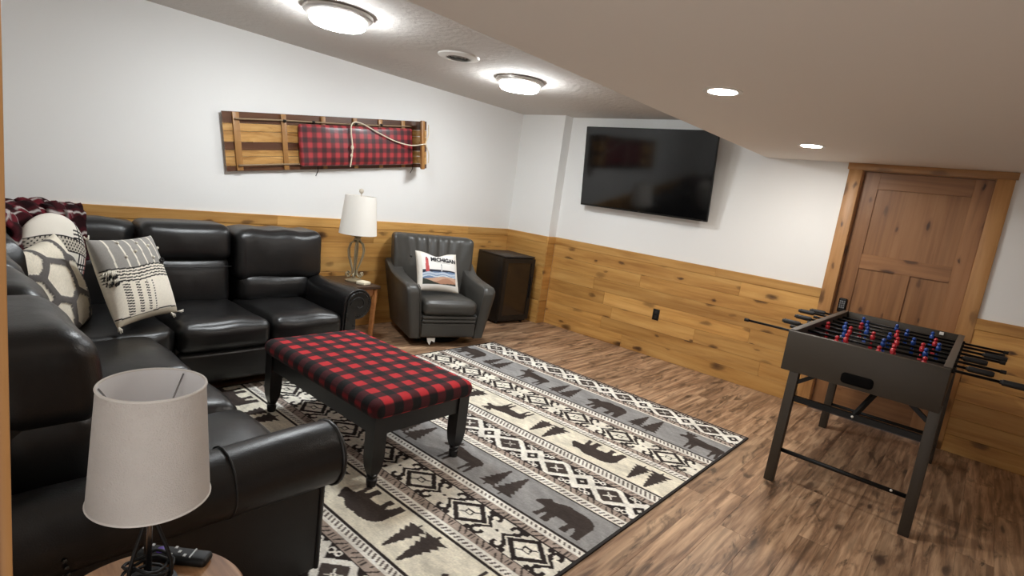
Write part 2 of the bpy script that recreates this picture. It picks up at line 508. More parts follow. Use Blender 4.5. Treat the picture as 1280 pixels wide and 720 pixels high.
YD0, YD1 = 0.070, 0.112
sl = MB().box((-W2 + 0.006, YD0 + 0.012, 0.01), (W2 - 0.006, YD1, DZ - 0.006)).build('door_slab', M_door, d1)
ST = 0.118
def dpart(name, x0, x1, z0, z1, m):
    MB().box((x0, YD0, z0), (x1, YD0 + 0.0125, z1)).build(name, m, sl, bevel=0.0015, seg=1)
dpart('stile', -W2 + 0.006, -W2 + ST, 0.01, DZ - 0.006, M_door)
dpart('stile', W2 - ST, W2 - 0.006, 0.01, DZ - 0.006, M_door)
dpart('rail', -W2 + ST, W2 - ST, 1.905, DZ - 0.006, M_doorx)
dpart('rail', -W2 + ST, W2 - ST, 1.255, 1.375, M_doorx)
dpart('rail', -W2 + ST, W2 - ST, 0.01, 0.24, M_doorx)
dpart('mullion', -0.055, 0.055, 0.24, 1.255, M_door)
lk = MB()
cushion(lk, (-W2 + 0.035, YD0 - 0.022, 0.865), (-W2 + 0.098, YD0, 0.985), 0.012, n=3)
lk = lk.build('keypad_lock', M_black, sl, smooth=True)
kb = MB()
for i in range(4):
    for j in range(3):
        cushion(kb, (-W2 + 0.045 + j * 0.015, YD0 - 0.0245, 0.900 + i * 0.017), (-W2 + 0.056 + j * 0.015, YD0 - 0.0215, 0.912 + i * 0.017), 0.002, n=1)
kb.build('keypad_buttons', plain('keypad_grey', (120, 122, 125), 0.5), sl, smooth=True)
hb = MB().lathe([(0.0, 0.0), (0.03, 0.0), (0.03, 0.012), (0.012, 0.014), (0.012, 0.045), (0.0, 0.045)], 16)
hb.warp(lambda x, y, z: (x - W2 + 0.066, YD0 - z, y + 0.78)); hb.bar((-W2 + 0.055, YD0 - 0.04, 0.78), (-W2 + 0.17, YD0 - 0.04, 0.78), 0.014, 0.02)
hb.build('lever_handle', M_black, sl, smooth=40)

# ------------------------------------------------------------------ lights and vent on the ceiling
def flush_light(x, y, label):
    t = empty('ceiling_light', (x, y, ZC), 0, label, 'light', 'flush ceiling lights')
    MB().lathe([(0.0, 0.0), (0.196, 0.0), (0.204, -0.008), (0.202, -0.024), (0.188, -0.036), (0.170, -0.040), (0.166, -0.036), (0.0, -0.028)], 48).build('metal_ring', plain('brushed_nickel', (170, 164, 158), 0.35, 0.9), t, smooth=30)
    MB().lathe([(0.0, -0.0285), (0.160, -0.0285), (0.165, -0.050), (0.162, -0.072), (0.148, -0.084), (0.10, -0.090), (0.0, -0.092)], 48).build('glass_drum', M_flush, t, smooth=60)
flush_light(1.31, -3.42, 'round flush ceiling light farther from the television')
flush_light(1.30, -1.72, 'round flush ceiling light closer to the television, past the round vent')
def recessed(x, y, label):
    t = empty('recessed_light', (x, y, ZS), 0, label, 'light', 'recessed lights in the soffit')
    MB().lathe([(0.066, -0.0005), (0.092, -0.0005), (0.092, -0.003), (0.072, -0.006), (0.066, -0.004)], 40, cap=False).build('trim_ring', M_whiteplastic, t, smooth=30)
    MB().lathe([(0.0, -0.001), (0.066, -0.001), (0.066, -0.0045), (0.0, -0.0055)], 40).build('lens', M_recess, t, smooth=30)
recessed(3.41, -2.615, 'recessed round light in the soffit, farther from the wooden door')
recessed(3.405, -0.90, 'recessed round light in the soffit just before the wooden door')
v = empty('ceiling_vent', (1.32, -2.44, ZC), 0, 'round white air vent between the two flush ceiling lights', 'vent')
MB().lathe([(0.088, -0.001), (0.155, -0.001), (0.150, -0.010), (0.100, -0.018), (0.088, -0.018)], 40, cap=False).build('flange', M_whiteplastic, v, smooth=30)
MB().lathe([(0.0, -0.0006), (0.088, -0.0006), (0.088, -0.002), (0.0, -0.002)], 32).build('throat', M_black, v)
for r in (0.082, 0.060, 0.038):
    MB().lathe([(r, -0.006), (r - 0.012, -0.016), (r - 0.013, -0.015), (r - 0.001, -0.005)], 32, cap=False).build('louvre_ring', plain('vent_grey', (150, 146, 140), 0.5), v, smooth=30)

# ------------------------------------------------------------------ rug (woven print as vertex colours of a fine grid)
RX0, RX1, RY0, RY1, RZ = 1.010, 3.515, -4.42, -1.290, 0.009
def inside(px, py, poly):
    r = np.zeros(px.shape, bool); n = len(poly); j = n - 1
    for i in range(n):
        xi, yi = poly[i]; xj, yj = poly[j]
        c = ((yi > py) != (yj > py)) & (px < (xj - xi) * (py - yi) / ((yj - yi) or 1e-9) + xi)
        r ^= c; j = i
    return r
BEAR = [(0.0, .50), (.03, .60), (.09, .68), (.12, .76), (.16, .78), (.19, .73), (.27, .74), (.36, .82), (.45, .86), (.58, .83), (.72, .84), (.85, .80), (.95, .70), (1.0, .55), (.985, .38), (.99, .20), (1.0, .06), (.98, 0), (.87, 0), (.87, .06), (.84, .22), (.80, .30), (.76, .20), (.78, .05), (.76, .02), (.66, .02), (.66, .08), (.68, .30), (.56, .33), (.46, .33), (.44, .18), (.46, .04), (.44, 0), (.33, 0), (.33, .06), (.33, .22), (.30, .30), (.27, .18), (.27, .05), (.17, .03), (.17, .09), (.20, .22), (.21, .40), (.15, .44), (.07, .43), (.01, .44)]
MOOSE = [(0.0, .62), (.04, .70), (.12, .74), (.10, .84), (.04, .92), (.07, .99), (.12, .93), (.15, 1.0), (.19, .92), (.22, 1.0), (.25, .92), (.30, .98), (.29, .86), (.23, .80), (.32, .80), (.42, .78), (.60, .72), (.80, .72), (.95, .66), (1.0, .54), (.97, .50), (.95, .34), (.97, .16), (.97, 0), (.92, 0), (.91, .16), (.88, .32), (.84, .18), (.85, 0), (.80, 0), (.79, .18), (.78, .40), (.60, .38), (.48, .38), (.46, .18), (.46, 0), (.41, 0), (.40, .20), (.38, .30), (.35, .16), (.35, 0), (.30, 0), (.30, .20), (.28, .44), (.22, .56), (.14, .60), (.06, .56)]
def tree_poly():
    L = [(.46, 0), (.46, .10)]; Rr = [(.54, 0), (.54, .10)]
    n = 6
    for i in range(n):
        z = .10 + .9 * i / n; w = .5 * (1 - i / n) ** .9
        L += [(.5 - w, z + .02), (.5 - w * .55, z + .13)]; Rr += [(.5 + w, z + .02), (.5 + w * .55, z + .13)]
    return L + [(.5, 1.0)] + Rr[::-1]
TREE = tree_poly()
def rug_colors(X, Y):
    cream, dark, tan, grey, white = (np.array(lin(c)) for c in ((232, 225, 206), (44, 36, 34), (174, 158, 146), (150, 149, 148), (240, 236, 226)))
    C = np.empty(X.shape + (3,)); C[:] = cream
    def st(m, c): C[m] = c
    BW = 0.35
    def border(yc, kind, lo, hi, ph):
        m = (Y < hi) & (Y >= lo); st(m, cream)
        V = Y - yc; up = hi - yc; dn = yc - lo
        H = 0.098
        for s, ext in ((1, up), (-1, dn)):
            v = V * s
            zz = m & (v > H) & (v <= min(H + 0.048, ext)); st(zz, tan)
            fr = ((X + ph) / 0.115) % 1.0; t = (v - H) / 0.048
            zig = zz & (((np.abs(((X * 1.0) / 0.036) % 1.0 - t) < .16) & (fr < .5)) | ((np.abs((X / 0.018) % 1.0 - .5) < .2) & (fr >= .55) & (fr < .85) & (t > .15) & (t < .85)))
            st(zig, dark * .9 + tan * .1)
            st(m & (np.abs(v - H) < 0.004), dark); st(m & (np.abs(v - H - 0.052) < 0.005), white)
            tb = m & (v > H + 0.056) & (v <= ext - 0.016); st(tb, white)
            st(tb & (((X + v * .5) / 0.027) % 1.0 < .42) & (v > H + 0.062) & (v < ext - 0.022), dark * .75 + tan * .25)
            st(m & (v > ext - 0.014) & (v <= ext) & (ext > .16), dark)
        row = m & (np.abs(V) < H - 0.003)
        u = ((X - RX0 + ph) % BW) - BW / 2
        au, av = np.abs(u), np.abs(V)
        d = au / 0.098 + av / 0.084
        def ring(cx, cy, r0, r1): 
            q = np.hypot(au - cx, av - cy); return (q > r0) & (q < r1)
        if kind == 1:
            st(row, white)
            st(row & (d < .88), dark * .90 + tan * .10)
            st(row & (((np.abs(au - av) < 0.0045) & (au < .026)) | (au + av < .014)) & ~(au + av < .006), white)
            du = BW / 2 - au; d2 = du / 0.052 + av / 0.058
            tri = row & (d > 1.36) & (d2 > 1.75); st(tri, dark)
            st(row & (np.hypot(au - .092, av - .080) < .017) & (d > 1.18), white)
            st(row & (np.hypot(au - .090, av - .080) < .008), dark)
            st(tri & ((np.hypot(au - .128, av - .070) > .011) & (np.hypot(au - .128, av - .070) < .019)), white)
            st(row & (d2 < .80), dark); st(row & (d2 < .26), white)
        else:
            st(row, white * .5 + cream * .5)
            st(row & (d > 0.80) & (d < 1.18), dark)
            st(row & ring(.112, .064, .015, .035) & ~((au > .112) & (av < .052)), dark)
            st(row & ring(.070, .084, .0, .016), dark)
            st(row & (np.abs(d - 1.42) < .12) & (av < .05), dark)
            st(row & (np.maximum(np.abs(u + V * .25), np.abs(V) * 1.2) < .022) & ~(np.maximum(np.abs(u + V * .25), np.abs(V) * 1.2) < .014), dark)
            st(row & (np.abs(u - V * 1.3) < .006) & (np.hypot(u, V) > .022) & (np.hypot(u, V) < .05), dark)
            st(row & (np.hypot(au - BW / 2, av) < .009), dark)
    def motif(poly, x0, w, y0, h, flip, mir=False):
        px = (X - x0) / w; py = (Y - y0) / h
        if flip: py = 1 - py
        if mir: px = 1 - px
        m = (px > -.02) & (px < 1.02) & (py > -.02) & (py < 1.02)
        idx = np.nonzero(m)
        if len(idx[0]) == 0: return
        ii = inside(px[idx], py[idx], poly)
        shade_ = (dark * .93 + tan * .07)
        C[idx[0][ii], idx[1][ii]] = shade_
    def field(lo, hi, c, flip, x_bear, mir):
        m = (Y < hi) & (Y >= lo); st(m, c)
        h = hi - lo
        P = 1.46
        for k in range(-2, 3):
            b = x_bear + k * P
            motif(BEAR, b, .33, lo + .10 * h, h * .84, flip, mir)
            motif(TREE, b + .40, .12, lo + .10 * h, h * .80, flip); motif(TREE, b + .50, .14, lo + .06 * h, h * .88, flip)
            motif(MOOSE, b + .74, .33, lo + .08 * h, h * .86, flip, mir)
            motif(TREE, b + 1.14, .12, lo + .10 * h, h * .80, flip); motif(TREE, b + 1.24, .14, lo + .06 * h, h * .88, flip)
    ph1 = -(2.227 - RX0) % BW + BW / 2; ph2 = -(2.60 - RX0) % BW + BW / 2; ph3 = -(2.613 - RX0) % BW + BW / 2; ph4 = -(2.627 - RX0) % BW + BW / 2
    border(-1.425, 1, -1.585, RY1, ph1)
    field(-1.905, -1.585, grey, False, 2.44, False)
    border(-2.125, 2, -2.333, -1.905, ph2)
    field(-2.612, -2.333, cream, True, 2.81, False)
    border(-2.843, 1, -3.055, -2.612, ph3)
    field(-3.336, -3.055, grey, False, 3.10, False)
    border(-3.541, 2, -3.753, -3.336, ph4)
    field(-4.027, -3.753, cream, True, 2.47, False)
    border(-4.24, 1, RY0, -4.027, ph3)
    # wool mottling of the grey and cream grounds
    n1 = np.zeros(X.shape)
    for (a, b, s, p_) in ((9, 31, 1.0, .3), (23, 11, .8, 1.7), (41, 67, .6, 2.2), (15, 83, .7, 4.0)):
        n1 += s * np.sin(a * X + b * Y + p_ + 2 * np.sin(b * .4 * X + p_) + 2 * np.sin(a * .5 * Y))
    C *= (1 + .07 * n1)[..., None]
    C *= (1 + rng.normal(0, .07, X.shape))[..., None]
    return np.clip(C, 0.002, 1)

def grid_mesh(name, X, Y, Z, colors=None):
    ny, nx_ = X.shape
    co = np.stack([X, Y, Z], -1).reshape(-1, 3).astype(np.float32)
    i = np.arange((ny - 1) * (nx_ - 1)); r, c = i // (nx_ - 1), i % (nx_ - 1)
    a = r * nx_ + c
    q = np.stack([a, a + 1, a + nx_ + 1, a + nx_], -1).astype(np.int32)
    me = bpy.data.meshes.new(name)
    me.vertices.add(len(co)); me.vertices.foreach_set('co', co.ravel())
    me.loops.add(q.size); me.loops.foreach_set('vertex_index', q.ravel())
    me.polygons.add(len(q)); me.polygons.foreach_set('loop_start', (np.arange(len(q)) * 4).astype(np.int32))
    me.polygons.foreach_set('loop_total', np.full(len(q), 4, np.int32))
    me.polygons.foreach_set('use_smooth', np.ones(len(q), bool))
    if colors is not None: add_col(me, colors.reshape(-1, 3))
    me.update(calc_edges=True); me.validate()
    return me
def add_col(me, c):
    at = me.color_attributes.new('print', 'FLOAT_COLOR', 'POINT')
    at.data.foreach_set('color', np.concatenate([c, np.ones((len(c), 1))], 1).astype(np.float32).ravel())

xs = np.arange(RX0 + 0.012, RX1 - 0.012, 0.0052); ys = np.arange(RY0 + 0.012, RY1 - 0.012, 0.0052)
GX, GY = np.meshgrid(xs, ys)
GZ = np.full(GX.shape, RZ) + rng.normal(0, .0004, GX.shape)
cx, cy = (RX0 + RX1) / 2, (RY0 + RY1) / 2
rug = link('area_rug', grid_mesh('area_rug', GX - cx, GY - cy, GZ, rug_colors(GX, GY)), attr_mat('wool_print', 0.95, 260, 0.35, 0.45), None, (cx, cy, 0))
tag(rug, 'cream and grey lodge rug woven with bears, moose and pine trees', 'rug')
hx, hy = (RX1 - RX0) / 2, (RY1 - RY0) / 2
bd = MB()
for a, b in (((-hx, -hy, 0), (hx, -hy + .014, RZ + .001)), ((-hx, hy - .014, 0), (hx, hy, RZ + .001)), ((-hx, -hy + .014, 0), (-hx + .014, hy - .014, RZ + .001)), ((hx - .014, -hy + .014, 0), (hx, hy - .014, RZ + .001))): bd.box(a, b)
bd.build('binding', plain('dark_binding', (38, 33, 31), 0.9), rug)

# ------------------------------------------------------------------ plaid bench (ottoman)
OX0, OX1, OY0, OY1, OZ = 1.445, 2.585, -3.83, -3.18, 0.455
ot = empty('plaid_bench', ((OX0 + OX1) / 2, (OY0 + OY1) / 2, RZ + .001), 0, 'low black-legged bench upholstered in red and black buffalo plaid on the rug', 'bench')
M_plaid = plaid('buffalo_plaid', (196, 36, 44), (74, 15, 22), (12, 9, 11), 0.1085, 0.92, 'XY', (0.1, 0.25))
ax_, ay_ = (OX1 - OX0) / 2, (OY1 - OY0) / 2
cu = MB(); cushion(cu, (-ax_, -ay_, OZ - RZ - 0.095), (ax_, ay_, OZ - RZ), 0.045, (0.0, 0.0, 0.012), 10)
cu.build('padded_top', M_plaid, ot, smooth=True)
ap = MB()
ix, iy = ax_ - 0.03, ay_ - 0.03
for a, b in (((-ix, -iy, .27), (ix, -iy + .022, .365)), ((-ix, iy - .022, .27), (ix, iy, .365)), ((-ix, -iy + .022, .27), (-ix + .022, iy - .022, .365)), ((ix - .022, -iy + .022, .27), (ix, iy - .022, .365))): ap.box(a, b)
ap.build('apron', M_blkwood, ot)
def ott_leg():
    mb = MB()
    prof = [(0.036, 0.365), (0.036, 0.24), (0.036, 0.15), (0.031, 0.10), (0.025, 0.075), (0.021, 0.062)]
    vs = []; fs = []
    for i, (h, z) in enumerate(prof):
        vs += [(-h, -h, z), (h, -h, z), (h, h, z), (-h, h, z)]
        if i:
            k = 4 * (i - 1)
            for e in range(4): g = (e + 1) % 4; fs.append((k + e, k + 4 + e, k + 4 + g, k + g))
    fs += [(0, 1, 2, 3)]; mb.add(vs, fs)
    mb.lathe([(0.0, 0.066), (0.019, 0.066), (0.027, 0.060), (0.027, 0.052), (0.021, 0.047), (0.021, 0.042), (0.027, 0.036), (0.027, 0.026), (0.023, 0.0), (0.0, 0.0)], 16)
    return mb.mesh('leg')
lm = ott_leg(); shade(lm, 35)
for sx in (-1, 1):
    for sy in (-1, 1):
        link('leg', lm, M_blkwood, ot, (sx * (ax_ - 0.055), sy * (ay_ - 0.055), 0))

# ------------------------------------------------------------------ black leather sectional
SO = Vector((1.0, -4.6, 0))
sofa = empty('sectional_sofa', SO, 0, 'large black leather sectional sofa wrapping the corner, with rolled nailhead arms', 'sofa')
def spart(name, mb, mat=None, smooth=True, parent=None):
    mb.shift(-SO); o = mb.build(name, mat or M_leather, parent or sofa, smooth=smooth)
    if name == 'nailhead_trim': o['kind'] = 'stuff'
    return o
def sc_(name, lo, hi, r, puff=(0, 0, 0), n=6, warp=None, **k):
    mb = MB(); cushion(mb, lo, hi, r, puff, n, warp); return spart(name, mb, **k)
AF, CF = 1.115, -4.31           # seat front lines of the two runs
aY = [-4.165, -3.60, -3.072]
cX = [1.185, 1.79, 2.30, 2.845]
# bases
sc_('base', (0.10, aY[0], 0.06), (AF - 0.07, aY[2] + 0.02, 0.32), 0.02, n=2)
sc_('base', (cX[0], -5.18, 0.06), (cX[3] + 0.02, CF - 0.07, 0.32), 0.02, n=2)
sc_('base', (0.10, -5.18, 0.06), (AF - 0.05, aY[0], 0.32), 0.02, n=2)
for (x, y) in ((0.16, -3.2), (0.94, -3.2), (0.16, -5.1), (2.75, -5.1), (2.75, -4.50), (0.9, -4.5)):
    spart('foot', MB().lathe([(0.0, 0.0), (0.028, 0.0), (0.034, 0.062), (0.0, 0.062)], 12, (x, y, 0.0)), M_blkwood, 40)
rs = random.Random(4)
def wrinkle(amp, fx, fy, ph):
    def f(x, y, z):
        return (x, y, z + amp * math.sin(fx * x + ph + 1.5 * math.sin(3 * y)) * math.sin(fy * y + ph * 2))
    return f
# footrest panels and seats of the run along the left wall
for i in range(2):
    y0, y1 = aY[i] + 0.004, aY[i + 1] - 0.004
    sc_('front_panel', (AF - 0.10, y0, 0.085), (AF - 0.012, y1, 0.285), 0.03, (0.006, 0, 0), 5)
    def dip(x, y, z, y0=y0, y1=y1):
        t = (x - 0.45) / (AF - 0.45); s = (2 * (y - y0) / (y1 - y0) - 1)
        if z > 0.40: z += 0.020 * math.exp(-((t - .86) / .14) ** 2) * (1 - s ** 2 * .6) + 0.004 * math.sin(23 * y + 7 * x)
        return (x, y, z)
    sc_('seat_cushion', (0.40, y0, 0.285), (AF, y1, 0.455), 0.055, (0.018, 0.0, 0.022), 9, dip)
# seats of the run along the front wall
for i in range(3):
    x0, x1 = cX[i] + 0.003, cX[i + 1] - 0.003
    sc_('front_panel', (x0, CF - 0.10, 0.085), (x1, CF - 0.012, 0.285), 0.03, (0, 0.006, 0), 5)
    def dip2(x, y, z, x0=x0, x1=x1):
        t = (y + 4.96) / (CF + 4.96); s = (2 * (x - x0) / (x1 - x0) - 1)
        if z > 0.40: z += 0.018 * math.exp(-((t - .84) / .16) ** 2) * (1 - s ** 2 * .5) + 0.004 * math.sin(19 * x + 9 * y)
        return (x, y, z)
    sc_('seat_cushion', (x0, -4.98, 0.285), (x1, CF, 0.455), 0.055, (0.0, 0.018, 0.022), 9, dip2)
def cham(x, y, z):
    # rounded-off front corner of the corner seat
    ex, ey = x - 1.10, y + 4.28
    if ex > 0 and ey > 0:
        k = min(1.0, (ex + ey) / .18) * 0.42; x -= ex * k; y -= ey * k
    return (x, y, z)
sc_('corner_seat', (0.38, -4.98, 0.285), (cX[0] - 0.004, aY[0] - 0.004, 0.455), 0.05, (0.01, 0.01, 0.028), 9, cham)
# backs, left wall run: leaning pads
def leanx(k, z0, bx=0.0, wr=0.0, f=30):
    def g(x, y, z):
        return (x - (z - z0) * k + wr * math.sin(f * y + 8 * z) * math.sin(9 * z), y, z)
    return g
sc_('back_shell', (0.07, aY[0] - 0.005, 0.30), (0.29, aY[2] + 0.14, 0.90), 0.06, n=3)
y0, y1 = aY[0] - 0.01, aY[1] - 0.004
sc_('back_cushion', (0.26, y0 + 0.01, 0.42), (0.50, y1 - 0.01, 0.765), 0.06, (0.03, 0.0, 0.0), 7, leanx(.16, .42, wr=.004))
sc_('headrest', (0.17, y0, 0.735), (0.475, y1, 0.985), 0.065, (0.018, 0.0, 0.006), 7, leanx(.12, .73, wr=.003))
sp = MB().tube([(0.505 + .02 * math.sin(PI * t), y0 + .03 + (y1 - y0 - .06) * t, 0.705) for t in [i / 8 for i in range(9)]], 0.004, 6)
spart('seam', sp, M_piping)
y0, y1 = aY[1] + 0.004, aY[2] + 0.16
sc_('back_cushion', (0.26, y0 + 0.02, 0.42), (0.545, y1 - 0.10, 0.66), 0.08, (0.03, 0.0, 0.0), 7, leanx(.10, .42, wr=.004))
def gather(x, y, z):
    t = (z - .60) / .36
    w = 0.006 * math.sin(55 * y + 12 * z) * max(0, t) ** 2 + 0.010 * math.sin(14 * y + 2)
    return (x - (z - .6) * .10 + w, y, z + .006 * math.sin(25 * y))
sc_('headrest', (0.19, y0, 0.595), (0.530, y1, 0.965), 0.065, (0.02, 0.0, 0.008), 9, gather)
# backs, front wall run
sc_('back_shell', (cX[0], -5.20, 0.30), (cX[3] - 0.02, -5.06, 0.90), 0.05, n=3)
for i in range(3):
    x0, x1 = cX[i] + 0.004, cX[i + 1] - 0.004
    def lny(x, y, z): return (x, y - (z - .42) * .10 + .005 * math.sin(21 * x + 9 * z), z)
    sc_('back_cushion', (x0 + 0.01, -5.12, 0.42), (x1 - 0.01, -4.90, 0.765), 0.06, (0, 0.03, 0), 7, lny)
    def lny2(x, y, z): return (x, y - (z - .72) * .14 + .005 * math.sin(17 * x + 5 * z), z)
    sc_('headrest', (x0, -5.165, 0.715), (x1, -4.905, 0.985), 0.075, (0, 0.018, 0.006), 7, lny2)
# corner back: rounded section swept round the corner
def sweep(name, path, t0, t1, z0, z1, r, lean=.12, puff=.02, **k):
    """path = list of (x,y) of the back face line, inward normal on the left->room"""
    mb = MB(); prof = []
    for (cx_, cz_, a0) in ((t1 - r, z1 - r, 0), (t0 + r, z1 - r, 90), (t0 + r, z0 + r, 180), (t1 - r, z0 + r, 270)):
        for q in range(5):
            a = math.radians(a0 + q * 22.5); prof.append((cx_ + r * math.cos(a), cz_ + r * math.sin(a)))
    n = len(prof); vs = []; fs = []; m = len(path)
    for i, p in enumerate(path):
        a = Vector(path[max(i - 1, 0)]); b = Vector(path[min(i + 1, m - 1)]); d = (b - a).normalized(); nr = Vector((-d.y, d.x))
        e = min(i, m - 1 - i) / 2.0; sh = 1.0 if e >= 1 else 0.86 + .14 * e
        for (t, z) in prof:
            zc_ = (z0 + z1) / 2; z2 = zc_ + (z - zc_) * sh
            tt = t - (z2 - z0) * lean; q = Vector(p) + nr * tt
            vs.append((q.x, q.y, z2))
    for i in range(m - 1):
        for j in range(n): g = (j + 1) % n; fs.append((i * n + j, i * n + g, (i + 1) * n + g, (i + 1) * n + j))
    fs += [tuple(range(n)), tuple(range((m - 1) * n + n - 1, (m - 1) * n - 1, -1))]
    mb.add(vs, fs); return spart(name, mb, **k)
pth = []
for i in range(15):
    t = i / 14
    if t < .25: pth.append((0.09, -4.185 - (.30) * t / .25))
    elif t < .75:
        a = (t - .25) / .5 * PI / 2; R_ = .62; cx_, cy_ = 0.09 + R_, -4.485
        pth.append((cx_ - R_ * math.cos(a), cy_ - R_ * math.sin(a)))
    else: pth.append((0.71 + (1.175 - .71) * (t - .75) / .25, -5.105))
pth = pth  # runs from the left wall round to the front wall; room lies to the left of travel
sweep('corner_back_cushion', pth, 0.12, 0.34, 0.42, 0.77, 0.07)
sweep('corner_headrest', pth, 0.03, 0.28, 0.72, 0.985, 0.08)
sweep('corner_back_shell', pth, -0.01, 0.15, 0.30, 0.92, 0.04, lean=.0)

# rolled arms (profile: s across from the inside, z up), swept along the arm
def arm_profile():
    c, zc_, r = 0.115, 0.520, 0.108
    P = [(0.0, 0.06), (0.0, 0.30), (0.004, 0.46)]
    for i in range(17):
        a = math.radians(178 - i * 17.4); P.append((c + r * math.cos(a) , zc_ + r * math.sin(a)))
    P += [(0.098, 0.405), (0.100, 0.38), (0.100, 0.06)]
    return P
AP = arm_profile()
def arm(tf, l0, l1, nm='arm'):
    """tf(s, l, z) -> world"""
    n = len(AP); mb = MB(); vs = []; fs = []; K = 9
    for k in range(K):
        l = l0 + (l1 - l0) * k / (K - 1)
        for (s, z) in AP:
            dz = 0.006 * math.sin(k * 1.1) if z > .5 else 0
            vs.append(tuple(tf(s, l, z + dz)))
    for k in range(K - 1):
        for j in range(n): g = (j + 1) % n; fs.append((k * n + j, k * n + g, (k + 1) * n + g, (k + 1) * n + j))
    cs = MB(); 
    vs2 = list(vs)
    fs += [tuple(range(n)), tuple(range((K - 1) * n + n - 1, (K - 1) * n - 1, -1))]
    mb.add(vs2, fs); a_ = spart(nm, mb, smooth=40)
    # rim welt, inset face and nailheads on the front end
    rim = [(s, z) for s, z in AP[1:-1]]
    w = MB().tube([tf(s, l1 - 0.004, z) for s, z in [AP[0]] + rim + [AP[-1]]], 0.009, 8); spart('welt', w, M_leather, True, a_)
    def inset(k):
        q = []
        for s, z in AP:
            if z > .40: q.append((0.115 + (s - 0.115) * k, 0.520 + (z - .52) * k))
            else: q.append((0.05 + (s - .05) * k, z))
        return q
    I = inset(.86); m = len(I)
    f = MB(); f.add([tuple(tf(s, l1 + 0.012, z)) for s, z in I] + [tuple(tf(s, l1 - 0.01, z)) for s, z in inset(.95)], [tuple(range(m))] + [(i, (i + 1) % m, m + (i + 1) % m, m + i) for i in range(m)])
    spart('end_panel', f, M_leather, 30, a_)
    # spiral scroll seam
    sp_ = MB().tube([tf(0.115 + r_ * math.cos(t), l1 + 0.013, 0.52 + r_ * math.sin(t)) for t, r_ in [(PI - i * .38, .07 - i * .0036) for i in range(15)]], 0.0045, 6)
    spart('scroll_seam', sp_, M_piping, True, a_)
    nh = MB(); pts = []
    for i in range(22): pts.append((0.016, 0.07 + i * .0185))
    for i in range(22): 
        a = math.radians(172 - i * 13); pts.append((0.115 + .088 * math.cos(a), .52 + .088 * math.sin(a)))
    for i in range(17): pts.append((0.084, 0.07 + i * .0185))
    for s, z in pts: nh.sphere(tf(s, l1 + 0.013, z), 0.0055, 6, 4)
    spart('nailhead_trim', nh, M_brass, True, a_)
    return a_
arm(lambda s, l, z: Vector((l, -3.072 + s, z)), 0.12, 1.095)
armc = arm(lambda s, l, z: Vector((2.845 + s, l, z)), -5.17, -4.30)
def armc_tf(s, l, z): return Vector((2.845 + s, l, z))
spart('arm_seam', MB().tube([armc_tf(s, -4.655, z) for s, z in AP[2:-1]], 0.0032, 6), M_piping, True, armc)
nh = MB()
for i in range(9): nh.sphere(armc_tf(0.224 - i * .004, -5.05 + i * .004, 0.50 - i * .022), 0.006, 6, 4)
spart('nailhead_trim', nh, M_brass, True, armc)

# ------------------------------------------------------------------ pillows
def pillow(name, w, h, t, n, colf, mat, M4, label, group, ridge=None, pinch=0.10, sag=0.0, warpf=None, cat='pillow'):
    u = np.linspace(-1, 1, n); U, V = np.meshgrid(u, u)
    T_ = t / 2 * (np.clip((1 - U ** 2), 0, 1) * np.clip((1 - V ** 2), 0, 1)) ** 0.42
    X = w / 2 * U * (1 - pinch * (1 - V ** 2) * np.abs(U) ** 2); Y = h / 2 * V * (1 - pinch * (1 - U ** 2) * np.abs(V) ** 2)
    Y = Y - sag * np.clip(V, 0, 1) ** 2 * (1 - np.abs(U) ** 1.5)
    if warpf is not None: X, Y, T_ = warpf(U, V, X, Y, T_)
    wr = .0025 * np.sin(9 * U + 5 * V) * np.sin(7 * V - 3 * U) * (1 - U ** 2) * (1 - V ** 2)
    Zf = T_ + wr + (ridge(U, V) * (1 - U ** 8) * (1 - V ** 8) if ridge is not None else 0); Zb = -T_
    edge = (np.abs(U) > .999) | (np.abs(V) > .999)
    co = np.concatenate([np.stack([X, Y, Zf], -1).reshape(-1, 3), np.stack([X, Y, Zb], -1).reshape(-1, 3)])
    idx = np.arange(n * n).reshape(n, n); bidx = idx + n * n; bidx = np.where(edge, idx, bidx)
    def quads(I, flip):
        q = np.stack([I[:-1, :-1], I[:-1, 1:], I[1:, 1:], I[1:, :-1]], -1).reshape(-1, 4)
        return q[:, ::-1] if flip else q
    F = np.concatenate([quads(idx, False), quads(bidx, True)])
    used = np.unique(F); remap = -np.ones(2 * n * n, int); remap[used] = np.arange(len(used))
    me = bpy.data.meshes.new(name)
    co = co[used].astype(np.float32); F = remap[F].astype(np.int32)
    me.vertices.add(len(co)); me.vertices.foreach_set('co', co.ravel())
    me.loops.add(F.size); me.loops.foreach_set('vertex_index', F.ravel())
    me.polygons.add(len(F)); me.polygons.foreach_set('loop_start', (np.arange(len(F)) * 4).astype(np.int32))
    me.polygons.foreach_set('loop_total', np.full(len(F), 4, np.int32)); me.polygons.foreach_set('use_smooth', np.ones(len(F), bool))
    cf, cb = colf(U, V)
    cc = np.concatenate([cf.reshape(-1, 3), cb.reshape(-1, 3)])[used]
    add_col(me, cc); me.update(calc_edges=True); me.validate()
    o = link(name, me, mat)
    o.matrix_world = M4
    tag(o, label, cat, group)
    return o
def frame(origin, xdir, lean_dir, lean):
    """pillow frame: X along xdir (level unless it has z), Y leaning back by lean towards lean_dir, Z towards the viewer"""
    x = Vector(xdir).normalized(); b = Vector(lean_dir)
    y = (Vector((0, 0, 1)) * math.cos(lean) + b.normalized() * math.sin(lean))
    y = (y - x * y.dot(x)).normalized(); z = x.cross(y)
    m = Matrix((x, y, z)).transposed().to_4x4(); m.translation = Vector(origin); return m
M_fab = attr_mat('printed_cotton', 0.92, 320, 0.3)
def A(c): return np.array(lin(c))
def base_cols(U, c): 
    C = np.empty(U.shape + (3,)); C[:] = A(c); return C

